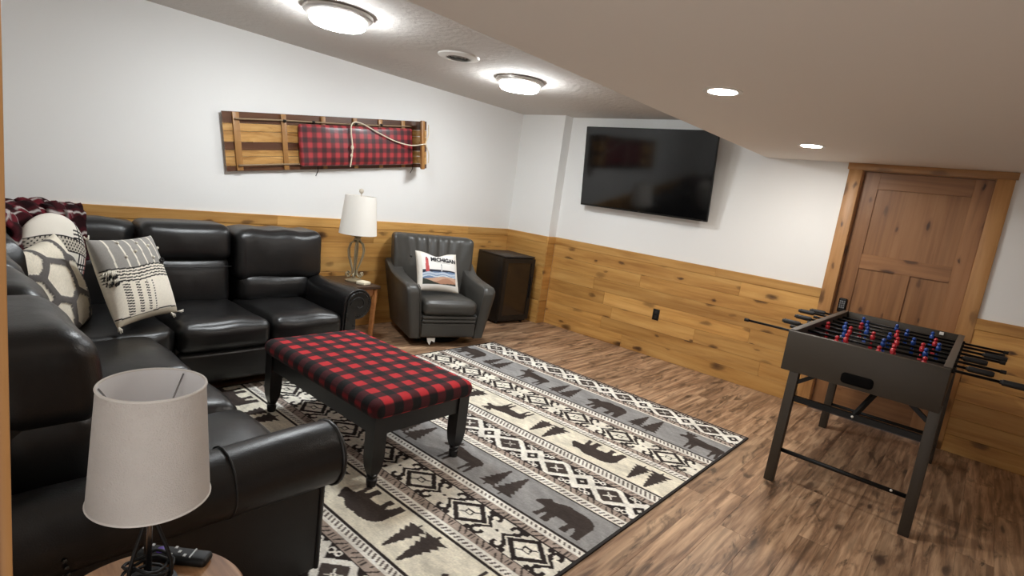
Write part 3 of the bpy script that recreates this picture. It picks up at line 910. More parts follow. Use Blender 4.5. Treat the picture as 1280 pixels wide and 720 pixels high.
# giraffe-net pillow
seeds = 1.2 * np.array([(-.62, .72), (.05, .80), (.72, .62), (-.85, .10), (-.22, .22), (.45, .10), (1.0, -.05), (-.55, -.42), (.12, -.48), (.72, -.55), (-.95, -.85), (-.2, -1.0), (.5, -1.05), (-1.0, 1.1), (1.1, 1.1)])
def net_d(U, V):
    D = np.stack([np.hypot(U - a, V - b) for a, b in seeds]); D.sort(0); return D[1] - D[0]
def net_col(U, V):
    C = base_cols(U, (232, 224, 206)); d = net_d(U, V); n_ = rng.normal(0, .010, U.shape)
    C[(d + n_) < .145] = A((104, 100, 98)); C *= (1 + rng.normal(0, .05, U.shape))[..., None]
    return np.clip(C, 0, 1), base_cols(U, (205, 196, 178))
def net_ridge(U, V): return .008 * np.clip((.17 - net_d(U, V)) / .06, 0, 1)
# boho striped pillow
def boho_col(U, V):
    C = base_cols(U, (236, 229, 214))
    wob = .02 * np.sin(5 * U)
    top = V > .26 + wob
    C[top] = A((150, 147, 142))
    for c_ in (-.72, -.40, -.13, .14, .42, .70, .93): C[top & (np.abs(U - c_ - .05 * (V - .6)) < .022)] = A((228, 222, 208))
    for k, v_ in enumerate((.25, .18, .11, .04, -.03)):
        b = np.abs(V - v_ - wob - .007 * np.sin(40 * U + k)) < (.017 if k % 2 == 0 else .014)
        C[(V < .29 + wob) & b] = A((30, 28, 28))
    for k, c_ in enumerate((-.70, -.42, -.17, .02)):
        w_ = (.085, .06, .045, .02)[k]
        colm = (np.abs(U - c_ - .03) < w_) & (V < -.10) & (V > -.80)
        C[colm & (((V * 16 + U * 3) % 1.0) < .5)] = A((48, 44, 42))
    C[(np.abs(V + .84 - .02 * np.sin(4 * U)) < .016)] = A((26, 25, 25))
    C[(V < -.86)] = A((196, 186, 166))
    C *= (1 + rng.normal(0, .04, U.shape))[..., None]
    return np.clip(C, 0, 1), base_cols(U, (214, 206, 190))
# cream pillow with black stripe cross and a dotted band
def cross_col(U, V):
    C = base_cols(U, (238, 232, 220))
    for c_ in (.52, .64, .76): C[np.abs(U - c_) < .024] = A((28, 26, 28))
    C[U > .82] = A((150, 96, 88))
    for v_ in (.50, .61, .72): C[(np.abs(V - v_ - .25 * (U - .6)) < .024) & (U > .30)] = A((28, 26, 28))
    for v_ in (-.30, -.42): C[np.abs(V - v_) < .024] = A((28, 26, 28))
    band = (V < .40) & (V > .02); C[band] = A((196, 188, 174))
    C[band & (((U * 9 + np.floor((V + .42) * 12) * .5) % 1.0) < .42) & ((((V + .42) * 12) % 1.0) < .6)] = A((40, 38, 38))
    C[np.abs(V - .02) < .022] = A((24, 22, 22)); C[np.abs(V - .40) < .022] = A((24, 22, 22))
    for v_ in (-.56, -.64): C[np.abs(V - v_ ) < .022] = A((34, 30, 30))
    return C, base_cols(U, (210, 202, 188))

g_p = 'throw pillows in the sofa corner'
def mat3(o, x, y):
    x = Vector(x).normalized(); y = Vector(y); y = (y - x * y.dot(x)).normalized(); z = x.cross(y)
    m = Matrix((x, y, z)).transposed().to_4x4(); m.translation = Vector(o); return m
P1 = pillow('net_pillow', .505, .505, .21, 110, net_col, M_fab, mat3((0.955, -4.715, .672), (-.849, .518, .106), (-.071, -.311, .948)), 'cream throw pillow with a tufted dark grey net pattern in the sofa corner', g_p, net_ridge, 0.05)
P2 = pillow('striped_pillow', .49, .49, .17, 130, boho_col, M_fab, mat3((.925, -4.335, .718), (-.619, .785, -.026), (-.318, -.221, .922)), 'grey-topped cream throw pillow with black and white fringe bands and tassels', g_p, None, 0.06)
P3 = pillow('banded_pillow', .39, .42, .16, 110, cross_col, M_fab, mat3((.50, -4.63, .805), (-.517, .793, -.25), (-.308, .181, .934)), 'cream throw pillow with black stripes and a dotted band on the sofa back', g_p, None, -0.04, 0.0, lambda U, V, X, Y, T_: (X * (1 - .10 * np.clip(V, 0, 1) ** 2), Y - .075 * np.abs(U) ** 2.2 * np.clip(V + .3, 0, 1.3), T_))
# pompons, fringe and tassels of the striped pillow
def on_pillow(u, v, w, h, t, pinch, off=0.0):
    T_ = t / 2 * (max(0, 1 - u * u) * max(0, 1 - v * v)) ** .42
    return Vector((w / 2 * u * (1 - pinch * (1 - v * v) * u * u), h / 2 * v * (1 - pinch * (1 - u * u) * v * v), T_ + off))
M_yarn = plain('white_yarn', (232, 226, 212), 0.95); M_byarn = plain('black_yarn', (34, 32, 32), 0.95)
for (u, v) in ((-.42, .50), (-.40, .88), (-.08, .62), (.14, .84), (.46, .74), (.42, .42), (.96, .66)):
    MB().sphere(on_pillow(u, v, .49, .49, .17, .06, .004), .0085, 8, 6).build('pompon', M_yarn, P2, smooth=True)
for q in range(4):
    fy = MB()
    for i in range(9):
        u = -.99 + .055 * (i % 3) + .01 * i; v = .22 - .075 * q + .02 * math.sin(i * 2.1)
        p = on_pillow(u, v, .49, .49, .17, .06, .003)
        fy.tube([p, p + Vector((-.012, -.006, .006)), p + Vector((-.022, -.018 - .003 * (i % 4), .004))], .003, 5)
    fy.build('fringe', M_byarn if q % 2 else M_yarn, P2, smooth=True)
for (u, v, dx, dy) in ((-.98, -.98, .0, -.02), (.98, -.98, .03, -.005), (.72, -.99, .01, -.02), (-.98, .98, .0, .012)):
    ts = MB(); p = on_pillow(u, v, .49, .49, .17, .06)
    for i in range(7):
        a = 2 * PI * i / 7; ts.tube([p, p + Vector((dx * .5 + .006 * math.cos(a), dy * .5, .006 * math.sin(a))), p + Vector((dx * 1.4 + .011 * math.cos(a), dy * 1.4 + .008 * math.sin(a * 2), .011 * math.sin(a)))], .0032, 5)
    ts.build('tassel', M_yarn, P2, smooth=True)
tf_ = MB()
for k in range(3):
    p = on_pillow(.72, .30, .49, .49, .17, .06, .004)
    tf_.tube([p + Vector((.022 * math.cos(t) * (1 - .15 * k), .010 * math.sin(t) + .004 * k, .003 * k)) for t in [i * .6 for i in range(11)]], .0035, 5)
tf_.build('yarn_knot', M_byarn, P2, smooth=True)

# ------------------------------------------------------------------ plaid throw over the sofa corner
def blanket():
    nu, nv = 64, 72
    pp = [Vector(q) for q in pth]; L = .95
    prof = np.array([(-.035, .74), (-.035, .82), (-.03, .92), (-.01, .99), (.04, 1.025), (.10, 1.035), (.16, 1.03), (.225, 1.0), (.262, .95), (.282, .88), (.300, .80), (.318, .72)])
    s_ = np.linspace(0, 1, len(prof)); sv = np.linspace(0, 1, nv)
    po, pz = np.interp(sv, s_, prof[:, 0]), np.interp(sv, s_, prof[:, 1])
    X = np.zeros((nv, nu)); Y = X.copy(); Z = X.copy(); C = np.zeros((nv, nu, 3))
    for j in range(nu):
        t = j / (nu - 1); q = (.22 + .56 * t) * (len(pp) - 1); k = int(q); f = q - k
        p0 = pp[k] * (1 - f) + pp[k + 1] * f; d = (pp[k + 1] - pp[k]).normalized(); nrm = Vector((-d.y, d.x))
        for i in range(nv):
            w = .016 * math.sin(14 * t * PI + 5 * sv[i]) + .011 * math.sin(31 * t + 13 * sv[i]) + .008 * math.sin(40 * sv[i] + 9 * t)
            p = p0 + nrm * (po[i] + w * (.3 + .7 * sv[i]) + .004)
            X[i, j], Y[i, j], Z[i, j] = p.x, p.y, pz[i] + abs(w) * 1.1 + .008
    U, V = np.meshgrid(np.linspace(0, 1, nu) * L, sv * .95)
    base = A((104, 30, 40)); C[:] = base
    sx_ = (U / .17) % 1.0; sy_ = (V / .17) % 1.0
    C[(sx_ < .45)] = C[(sx_ < .45)] * .32; C[(sy_ < .45)] = C[(sy_ < .45)] * .32
    C[np.abs(sx_ - .62) < .018] = A((170, 160, 160)); C[np.abs(sy_ - .62) < .03] = A((190, 184, 180))
    cc = Vector((.42, -4.85, .85))
    me = grid_mesh('plaid_throw', X - cc.x, Y - cc.y, Z - cc.z, C)
    o = link('plaid_throw', me, attr_mat('throw_wool', 0.95, 240, 0.4), None, cc)
    sm = o.modifiers.new('thickness', 'SOLIDIFY'); sm.thickness = .012; sm.offset = 0
    tag(o, 'dark red and black plaid throw blanket draped over the sofa corner back', 'blanket')
blanket()

# ------------------------------------------------------------------ grey leather swivel armchair
chA = math.radians(-22)
ch = empty('swivel_armchair', (0.55, -1.69, 0), chA, 'grey leather barrel armchair on a swivel base against the wainscot', 'armchair')
def cpart(name, mb, mat=None, smooth=True, parent=None): return mb.build(name, mat or M_grey, parent or ch, smooth=smooth)
MB().lathe([(0.0, 0.0), (0.26, 0.0), (0.275, 0.012), (0.26, 0.03), (0.09, 0.04), (0.07, 0.09), (0.0, 0.09)], 40).build('swivel_base', M_black, ch, smooth=40)
mb = MB(); cushion(mb, (-.30, -.34, .08), (.385, .34, .30), .03, (.0, 0, 0), 4); cpart('body', mb)
mb = MB(); cushion(mb, (.36, -.262, .095), (.412, .262, .225), .012, (.004, 0, 0), 4); cpart('front_panel', mb)
for z in (.228, .262):
    mb = MB(); cushion(mb, (.355, -.262, z), (.418, .262, z + .034), .015, (.003, 0, 0), 4); cpart('front_band', mb)
def sdip(x, y, z):
    if z > .38: z += .010 * math.exp(-((x - .34) / .10) ** 2)
    return (x, y, z)
mb = MB(); cushion(mb, (-.26, -.262, .298), (.43, .262, .430), .05, (.012, 0, .028), 8, sdip); cpart('seat_cushion', mb)
# arms: side profile (x,z) swept across, splaying outward with height
def carm(s):
    prof = [(-.31, .08), (-.34, .45), (-.36, .68), (-.30, .70), (-.22, .655), (-.12, .612), (.06, .590), (.26, .578), (.36, .572), (.405, .550), (.420, .50), (.412, .30), (.395, .08)]
    n = len(prof); vs = []; fs = []; offs = (0.0, .012, .05, .09, .118, .13)
    for k, o in enumerate(offs):
        e = (.82, .97, 1.0, 1.0, .97, .82)[k]
        cx_, cz_ = 0.0, .35
        for (x, z) in prof:
            zz = z if z < .1 else .1 + (z - .1) * (1 - (1 - e) * .16)
            xx = x - math.copysign((1 - e) * .10, x)
            yy = .258 + o * (.75 + .25 * z / .6) + .055 * max(0, z - .08) / .5
            vs.append((xx, s * yy, zz))
    for k in range(len(offs) - 1):
        for j in range(n): g = (j + 1) % n; fs.append((k * n + j, k * n + g, (k + 1) * n + g, (k + 1) * n + j))
    fs += [tuple(range(n)), tuple(range((len(offs) - 1) * n + n - 1, (len(offs) - 1) * n - 1, -1))]
    m_ = MB().add(vs, fs)
    me = m_.mesh('arm'); bm = bmesh.new(); bm.from_mesh(me)
    bmesh.ops.bevel(bm, geom=[e for e in bm.edges if len(e.link_faces) == 2 and e.calc_face_angle(0) > .6], offset=.012, segments=2, affect='EDGES', clamp_overlap=True)
    bm.to_mesh(me); bm.free()
    o = link('arm', me, M_grey, ch, smooth=50)
    pw = MB().tube([(x + .002, s * (.258 + .004 + .055 * max(0, z - .08) / .5), z) for x, z in prof[8:]], .005, 6)
    pw.build('welt', M_grey, o, smooth=True)
carm(1); carm(-1)
# back: wide curved shell, corners forward, gathered at the top
def backwarp(x, y, z):
    t = (z - .40) / .55; yy = y / .40
    y2 = y * (1 + .06 * max(0, t))
    x2 = x - .13 * max(0, t) + .15 * abs(yy) ** 2.6 * (.45 + .45 * min(1, max(0, t)))
    gth = 0
    if t > .42 and x > -.30: gth = .020 * math.sin(62 * y * (1.25 - .35 * t)) * min(1, (t - .42) / .3) * max(0, 1 - abs(yy)) ** .6
    z2 = z + .012 * yy * yy * max(0, t)
    return (x2 + gth, y2, z2)
mb = MB(); cushion(mb, (-.36, -.40, .30), (-.19, .40, .945), .05, (.03, 0, 0), 26, backwarp); bk = cpart('backrest', mb)
for (y, z) in ((-.22, .74), (.22, .74), (0.0, .74)):
    p = backwarp(-.166 + .0, y, z); MB().sphere((p[0] + .0, p[1], p[2]), .013, 8, 6).build('tuft_button', M_grey, bk, smooth=True)
ds = MB().add([(.40, -.20, .085), (.405, -.12, .085), (.41, -.125, .045), (.405, -.155, .060), (.41, -.172, .022), (.40, -.19, .05)], [(0, 1, 2, 3, 4, 5)])
o = ds.build('dust_cover_scrap', plain('white_fabric', (215, 212, 205), .9), ch)
sm = o.modifiers.new('thickness', 'SOLIDIFY'); sm.thickness = .002

# lighthouse pillow on the armchair
def light_col(U, V):
    C = base_cols(U, (222, 216, 206))
    I = (np.abs(U) < .80) & (V > -.80) & (V < .86); C[I] = A((228, 225, 220))
    pic = (np.abs(U + .0) < .80) & (V < -.02) & (V > -.74)
    C[pic & (V < -.02)] = A((108, 128, 158))
    C[pic & (V > -.12 + .05 * U)] = A((44, 48, 62))
    wv = .03 * np.sin(9 * U)
    C[pic & (V < -.16 + wv) & (V > -.26 + wv)] = A((178, 190, 204)); C[pic & (V < -.30 + wv) & (V > -.36 + wv)] = A((196, 206, 214))
    C[pic & (V < -.40 + .06 * np.sin(3 * U + .5))] = A((196, 160, 136))
    C[pic & (V < -.52 + .10 * np.sin(5 * U))] = A((176, 132, 108))
    C[pic & (V < -.44 - .34 * (U + .8) / 1.0)] = A((58, 62, 56))
    C[pic & (V < -.62 - .10 * (1 - U))] = A((58, 58, 52))
    lh = (np.abs(U + .58) < (.085 - .03 * np.clip((V + .05) / .7, 0, 1))) & (V > -.12) & (V < .56); C[lh] = A((186, 84, 84))
    C[(np.abs(U + .58) < .07) & (np.abs(V - .50) < .02)] = A((120, 50, 56)); C[(np.abs(U + .58) < .035) & (V > .56) & (V < .64)] = A((150, 60, 66))
    C[(np.abs(U - .08) < .03) & (V > -.10) & (V < .24)] = A((190, 190, 190)); C[(np.abs(U - .08) < .02) & (V > .18) & (V < .28)] = A((120, 120, 124))
    C[(np.abs(V - .335) < .010) & (np.abs(U - .20) < .34)] = A((150, 150, 150))
    return C, base_cols(U, (206, 198, 186))
LW, LH, LT = .42, .40, .15
def chop(U, V, X, Y, T_): return X, Y - .045 * np.clip(V, 0, 1) ** 3 * np.exp(-((U + .05) / .42) ** 2), T_
LP = pillow('lighthouse_pillow', LW, LH, LT, 110, light_col, M_fab, mat3((.63, -1.795, .650), (.347, .937, -.041), (-.46, .21, .85)), 'white souvenir pillow printed with a red lighthouse and beach on the armchair', None, None, 0.05, 0.0, chop)
fc = bpy.data.curves.new('lettering', 'FONT'); fc.body = 'MICHIGAN'; fc.size = .062; fc.align_x = 'CENTER'; fc.extrude = .0006; fc.offset = .0022; fc.resolution_u = 3
fo = bpy.data.objects.new('tmp_text', fc); col.objects.link(fo)
dg = bpy.context.evaluated_depsgraph_get(); dg.update()
tme = bpy.data.meshes.new_from_object(fo.evaluated_get(dg)); bpy.data.objects.remove(fo)
for vtx in tme.vertices:
    x, y, z = vtx.co; x = x * .86 + .045; y = y * .92 + LH / 2 * .40
    u, v_ = x / (LW / 2), y / (LH / 2)
    T_ = LT / 2 * (max(0, 1 - u * u) * max(0, 1 - v_ * v_)) ** .42
    vtx.co = (x, y, T_ + .004 + z)
tme.materials.clear()
link('lettering', tme, plain('print_black', (24, 24, 30), .8), LP)

# ------------------------------------------------------------------ beverage fridge in the corner
fa = math.atan2(-.063, .45)
fr = empty('beverage_fridge', (0.312, -0.458, 0), fa, 'black beverage fridge with a glass door beside the grey armchair', 'fridge')
FWd, FDp, FH = .455, .50, .765
M_fr = plain('fridge_black', (20, 19, 19), .42, bscale=60, bstr=.05)
MB().box((-FDp / 2, -FWd / 2, .02), (FDp / 2 - .045, FWd / 2, FH)).build('cabinet', M_fr, fr, bevel=.006)
ft = MB(); cushion(ft, (-FDp / 2 + .0, -FWd / 2 - .002, FH), (FDp / 2 - .01, FWd / 2 + .002, FH + .022), .009, (0, 0, .004), 5); ft.build('top_panel', plain('fridge_top', (44, 40, 37), .5), fr, smooth=True)
for sx in (-1, 1):
    for sy in (-1, 1): MB().lathe([(0, 0), (.018, 0), (.018, .02), (0, .02)], 12, (sx * .17, sy * .19, 0)).build('foot', M_black, fr)
x0, x1 = FDp / 2 - .043, FDp / 2
dr = MB()
for a, b in (((x0, -FWd / 2, .05), (x1, -FWd / 2 + .05, FH - .004)), ((x0, FWd / 2 - .05, .05), (x1, FWd / 2, FH - .004)), ((x0, -FWd / 2 + .05, .05), (x1, FWd / 2 - .05, .10)), ((x0, -FWd / 2 + .05, FH - .054), (x1, FWd / 2 - .05, FH - .004))): dr.box(a, b)
door = dr.build('door', M_fr, fr)
gm, gnt, gb = new_mat('dark_glass_reflection', lin((46, 36, 28)), .12, 0, .6); gb.inputs['Transmission Weight'].default_value = .25  # dark glass; brown in the base colour stands in for reflected wood
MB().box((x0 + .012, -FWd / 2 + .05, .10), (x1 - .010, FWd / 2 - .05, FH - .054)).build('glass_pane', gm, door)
MB().box((x1, FWd / 2 - .04, .30), (x1 + .012, FWd / 2 - .02, .56)).build('handle', M_black, door, bevel=.004)
MB().box((x0 + .004, -FWd / 2 + .05, .43), (x0 + .010, FWd / 2 - .05, .438)).build('shelf_edge', M_steel, door)

# ------------------------------------------------------------------ end table with wrought lamp, between sofa arm and armchair
et = empty('end_table', (.40, -2.62, 0), 0, 'small wooden end table between the sofa arm and the grey armchair', 'table')
M_oak = wood('table_oak', (120, 72, 38), (158, 104, 60), (180, 128, 80), 'X', .4, rand=False)
MB().box((-.24, -.19, .515), (.24, .19, .54)).build('table_top', plain('dark_table_top', (60, 42, 30), .35), et, bevel=.004)
for sx in (-1, 1):
    for sy in (-1, 1):
        MB().bar((sx * .20, sy * .15, 0), (sx * .21, sy * .155, .516), .034, .034).build('leg', M_oak, et, bevel=.003)
MB().box((-.21, -.165, .45), (.21, .165, .515)).build('apron', M_oak, et)
M_shade = plain('lamp_linen', (236, 232, 224), .9, bscale=300, bstr=.15)
tl = empty('table_lamp', (.40, -2.545, .54), 0, 'table lamp with wrought scroll base and white shade on the end table', 'lamp')
M_iron = plain('aged_iron', (170, 158, 132), .45, .6, bscale=60, bstr=.2)
MB().lathe([(0, 0), (.075, 0), (.078, .012), (.05, .022), (.014, .03), (.014, .04), (0, .04)], 24).build('base', M_iron, tl, smooth=35)
MB().tube([(0, 0, .03), (0, 0, .50)], .007, 8).build('rod', M_iron, tl, smooth=True)
for k in range(6):
    a = 2 * PI * k / 6 + .3
    pts = [(.022, .36), (.060, .33), (.074, .28), (.066, .22), (.042, .15), (.022, .10), (.024, .07), (.045, .045), (.068, .042), (.078, .060), (.070, .078), (.055, .074), (.052, .062)]
    MB().tube([(r * math.cos(a), r * math.sin(a), z) for r, z in pts], .0062, 6).build('scroll_wire', M_iron, tl, smooth=True)
MB().lathe([(0, .345), (.020, .345), (.034, .365), (.022, .385), (.040, .402), (.044, .41), (0, .41)], 20).build('collar', M_iron, tl, smooth=40)
for k in range(4):
    a = 2 * PI * k / 4
    MB().tube([(r * math.cos(a), r * math.sin(a), z) for r, z in ((.03, .40), (.055, .395), (.07, .41), (.06, .425), (.05, .418))], .004, 6).build('leaf_scroll', M_iron, tl, smooth=True)
def shade_mesh(r0, r1, z0, z1, th=.002, n=48):
    return MB().lathe([(r0, z0), (r1, z1), (r1 - th, z1), (r0 - th, z0), (r0, z0)], n, cap=False)
shade_mesh(.160, .130, .415, .745).build('lamp_shade', M_shade, tl, smooth=50)
MB().tube([(-.12, 0, .735), (.12, 0, .735)], .002, 6).build('harp', M_steel, tl)
MB().lathe([(0, .735), (.004, .735), (.004, .76), (.009, .765), (.018, .775), (.020, .787), (.016, .80), (0, .806)], 16).build('finial', plain('finial_bisque', (206, 196, 180), .5), tl, smooth=40)
cb = empty('candle_block', (.545, -2.545, .54), .3, 'small cream block lying at the foot of the scroll-base lamp', 'candle')
mb = MB(); cushion(mb, (-.045, -.045, 0), (.045, .045, .028), .008, (0, 0, .002), 3); mb.build('block', plain('cream_wax', (232, 222, 196), .5), cb, smooth=True)

# ------------------------------------------------------------------ toboggan on the left wall
SA, SB = Vector((0.0, -3.535, 1.573)), Vector((0.0, -1.548, 1.846))
ax = (SB - SA).normalized(); SL = (SB - SA).length; ayv = Vector((0, -ax.z, ax.y)); azv = Vector((1, 0, 0))
sm4 = Matrix((ax, ayv, azv)).transposed().to_4x4(); sm4.translation = SA
sled = empty('toboggan', (0, 0, 0), 0, 'wooden toboggan with red plaid cushion hung on the white wall', 'toboggan')
sled.matrix_world = sm4
SH = .445
M_ash = wood('sled_ash', (134, 88, 40), (194, 146, 82), (214, 172, 112), 'X', .35, knots=0.0, vary=.10, streak=2.2, tight=.5)
M_dk = wood('sled_dark', (62, 36, 22), (86, 52, 32), (104, 68, 42), 'X', .35, vary=.05)
M_bat = wood('sled_batten', (130, 88, 46), (160, 114, 62), (184, 138, 84), 'Y', .4, vary=.05)
rows = [(.00, .085, M_dk), (.085, .145, M_ash), (.145, .225, M_ash), (.225, .285, M_dk), (.285, .335, M_ash), (.335, .405, M_ash), (.405, .445, M_dk)]
def curl_path():
    P = [(0.0, .030), (1.0, .030), (SL - .26, .030)]
    for i in range(1, 11):
        a = i * math.radians(20); P.append((SL - .225 + .088 * math.sin(a) * 1.0, .118 - .088 * math.cos(a)))
    return P
CPth = curl_path()
for (a, b, m_) in rows:
    y1, y0 = SH / 2 - a - .0015, SH / 2 - b + .0015
    vs = []; fs = []; th = .009; n = len(CPth)
    for i, (s, z) in enumerate(CPth):
        p0 = Vector(CPth[max(0, i - 1)]); p1 = Vector(CPth[min(n - 1, i + 1)]); d = (p1 - p0).normalized(); nn = Vector((-d.y, d.x))
        for (yy, off) in ((y0, 0), (y1, 0), (y1, th), (y0, th)): q = Vector((s, z)) + nn * off; vs.append((q.x, yy, q.y))
    for i in range(n - 1):
        for e in range(4): g = (e + 1) % 4; fs.append((4 * i + e, 4 * i + g, 4 * i + 4 + g, 4 * i + 4 + e))
    fs += [(0, 1, 2, 3), (4 * n - 1, 4 * n - 2, 4 * n - 3, 4 * n - 4)]
    MB().add(vs, fs).build('slat', m_, sled, smooth=30)
for s, w in ((.095, .05), (.47, .042), (.82, .040), (1.13, .040), (1.40, .040), (1.66, .040)):
    MB().box((s - w / 2, -SH / 2 + .004, .040), (s + w / 2, SH / 2 - .004, .056)).build('batten', M_bat, sled, bevel=.003)
MB().box((SL - .262, -SH / 2 - .004, .205), (SL - .228, SH / 2 + .004, .232)).build('curl_bar', M_bat, sled, bevel=.004)
for s in (.2, 1.55): MB().box((s - .02, -.02, 0), (s + .02, .06, .032)).build('wall_bracket', M_darksteel, sled)
M_rope = plain('side_cord', (150, 128, 100), .9); M_wr = plain('white_rope', (226, 214, 190), .95)
for yy in (SH / 2 - .055, -SH / 2 + .045):
    MB().tube([(s, yy + .004 * math.sin(4 * s), .066 + .006 * math.sin(9 * s)) for s in np.linspace(.08, 1.75, 40)], .0065, 6).build('side_cord', M_rope, sled, smooth=True)
for s in (.47, .72, 1.13, 1.40):
    MB().lathe([(.010, -.012), (.013, -.004), (.013, .004), (.010, .012)], 10).warp(lambda x, y, z: (s + z, SH / 2 - .055 + x, .066 + y)).build('cord_ring', M_darksteel, sled, smooth=True)
M_scp = plaid('sled_plaid', (172, 48, 54), (104, 30, 36), (52, 20, 24), .082, .5, 'XY', (0, .2), .08, False, .35)
mb = MB(); cushion(mb, (.575, -.188, .058), (1.735, .150, .112), .022, (0, 0, .012), 14, lambda x, y, z: (x, y, z + (.005 * math.sin(17 * x + 9 * y) if z > .09 else 0)))
mb.build('plaid_cushion', M_scp, sled, smooth=True)
cu = CPth[-1]
rp = [(1.02, -.20, .125), (1.035, -.10, .135), (1.04, -.02, .140), (1.035, .10, .135), (1.05, .165, .125), (1.10, .185, .12), (1.18, .165, .125), (1.32, .10, .135), (1.50, .03, .14), (1.66, -.005, .17), (SL - .25, .01, .24), (SL - .225, .012, .246)]
def smooth_path(P, n=8):
    P = [Vector(p) for p in P]; out = []
    for i in range(len(P) - 1):
        p0, p1, p2, p3 = P[max(i - 1, 0)], P[i], P[i + 1], P[min(i + 2, len(P) - 1)]
        for k in range(n):
            t = k / n; out.append(.5 * ((2 * p1) + (p2 - p0) * t + (2 * p0 - 5 * p1 + 4 * p2 - p3) * t * t + (3 * p1 - p0 - 3 * p2 + p3) * t ** 3))
    out.append(P[-1]); return out
MB().tube(smooth_path(rp), .0055, 6).build('white_rope', M_wr, sled, smooth=True)
MB().tube(smooth_path([(SL - .15, .19, .19), (SL - .165, .10, .215), (SL - .225, .012, .246), (SL - .165, -.08, .215), (SL - .15, -.17, .19)]), .005, 6).build('pull_rope', M_wr, sled, smooth=True)
for c_, r_ in (((1.036, -.03, .142), .014), ((1.03, -.10, .136), .012)): MB().sphere(c_, r_, 8, 6, (1, 1.6, .8)).build('rope_knot', M_wr, sled, smooth=True)
for s in (.745, 1.765):
    MB().tube([(s, -SH / 2 + .03, .06), (s + .005, -SH / 2 - .01, .05), (s - .008, -SH / 2 - .055, .03)], .0035, 6).build('hanging_lace', M_byarn, sled, smooth=True)

# ------------------------------------------------------------------ television on the back wall
TVw, TVh = 1.455, .835
tvm = Euler((math.radians(7.0), 0, 0)).to_matrix().to_4x4()      # top leans into the room
tv = empty('television', (1.715, -.105, 1.455), 0, 'large black flat screen television on a tilting wall mount', 'television')
tv.rotation_euler = (math.radians(7.0), 0, 0)
MB().box((-TVw / 2, -.012, 0), (TVw / 2, .018, TVh)).build('bezel', M_black, tv, bevel=.004)
m_scr, nt_, b_ = new_mat('screen', lin((9, 9, 10)), .09, 0, .55)
MB().box((-TVw / 2 + .007, -.0135, .018), (TVw / 2 - .007, -.0118, TVh - .007)).build('screen', m_scr, tv)
MB().box((-TVw / 2 + .25, .018, .08), (TVw / 2 - .25, .045, .52)).build('rear_housing', M_black, tv, bevel=.008)
MB().box((-.012, -.0145, .006), (.012, -.0118, .012)).build('maker_mark', M_steel, tv)
MB().box((TVw / 2 - .055, -.0145, .004), (TVw / 2 - .035, -.0118, .009)).build('standby_mark', M_steel, tv)
mbk = MB()
tvi = (Matrix.Translation(tv.location) @ tv.rotation_euler.to_matrix().to_4x4()).inverted()
mbk.box((1.715 - .24, -.014, 1.66), (1.715 + .24, 0, 1.98))
for dx in (-.19, .19): mbk.box((1.715 + dx - .014, -.115, 1.72), (1.715 + dx + .014, -.012, 1.92))
mbk.warp(lambda x, y, z: tvi @ Vector((x, y, z)))
mbk.build('wall_mount', M_black, tv)

# outlet on the wainscot
ol = empty('wall_outlet', (2.058, -.0155, .447), 0, 'black electrical outlet on the knotty wainscot', 'outlet')
MB().box((-.036, -.005, -.058), (.036, 0, .058)).build('cover_plate', M_black, ol, bevel=.002)
for z in (-.022, .022): MB().box((-.014, -.0075, z - .014), (.014, -.004, z + .014)).build('socket', plain('socket_black', (30, 30, 30), .35), ol, bevel=.003)

# ------------------------------------------------------------------ foosball table
FO = Vector((4.12, -1.03, 0))
fb = empty('foosball_table', FO, 0, 'dark brown foosball table with red and blue players by the door', 'foosball table')
M_lam = plain('foos_laminate', (54, 47, 38), .5, bscale=70, bstr=.1)
M_lam2 = plain('foos_edge', (82, 74, 66), .5)
FX0, FX1, FY0, FY1, FZ0, FZ1 = 3.742, 4.502, -1.83, -.24, .685, .918
def fp(name, mb, mat, smooth=None, bevel=0, parent=None):
    mb.shift(-FO); return mb.build(name, mat, parent or fb, smooth=smooth, bevel=bevel)
tk = .032
fp('side_board', MB().box((FX0, FY0 + tk, FZ0), (FX0 + tk, FY1 - tk, FZ1)), M_lam, bevel=.002)
fp('side_board', MB().box((FX1 - tk, FY0 + tk, FZ0), (FX1, FY1 - tk, FZ1)), M_lam, bevel=.002)
fp('top_rail', MB().box((FX0 - .002, FY0 + tk, FZ1), (FX0 + tk + .002, FY1 - tk, FZ1 + .006)), M_lam2, bevel=.002)
fp('top_rail', MB().box((FX1 - tk - .002, FY0 + tk, FZ1), (FX1 + .002, FY1 - tk, FZ1 + .006)), M_lam2, bevel=.002)
fp('end_board', MB().box((FX0, FY0, FZ0), (FX1, FY0 + tk, FZ1)), M_lam, bevel=.002)
fp('end_board', MB().box((FX0, FY1 - tk, FZ0), (FX1, FY1, FZ1)), M_lam, bevel=.002)
fp('playfield', MB().box((FX0 + tk, FY0 + tk, FZ0 + .05), (FX1 - tk, FY1 - tk, FZ0 + .07)), plain('field_dark', (14, 16, 15), .5))
fp('underside', MB().box((FX0 + tk, FY0 + tk, FZ0 + .002), (FX1 - tk, FY1 - tk, FZ0 + .01)), M_black)
gl = MB(); cushion(gl, (4.05, FY0 - .008, .705), (4.205, FY0 + .004, .765), .020, n=3); fp('ball_return', gl, plain('return_black', (6, 5, 5), .8, spec=.1), True)
fp('score_marker', MB().box((4.36, FY1 - tk - .012, .895), (4.385, FY1 - tk, .915)), M_whiteplastic)
LEG = .052
def fleg(x, y, dx, dy):
    return fp('leg', MB().bar((x + dx, y + dy, 0), (x, y, FZ0 + .03), LEG, LEG, (0, 1, 0)), M_lam, bevel=.004)
legs = []
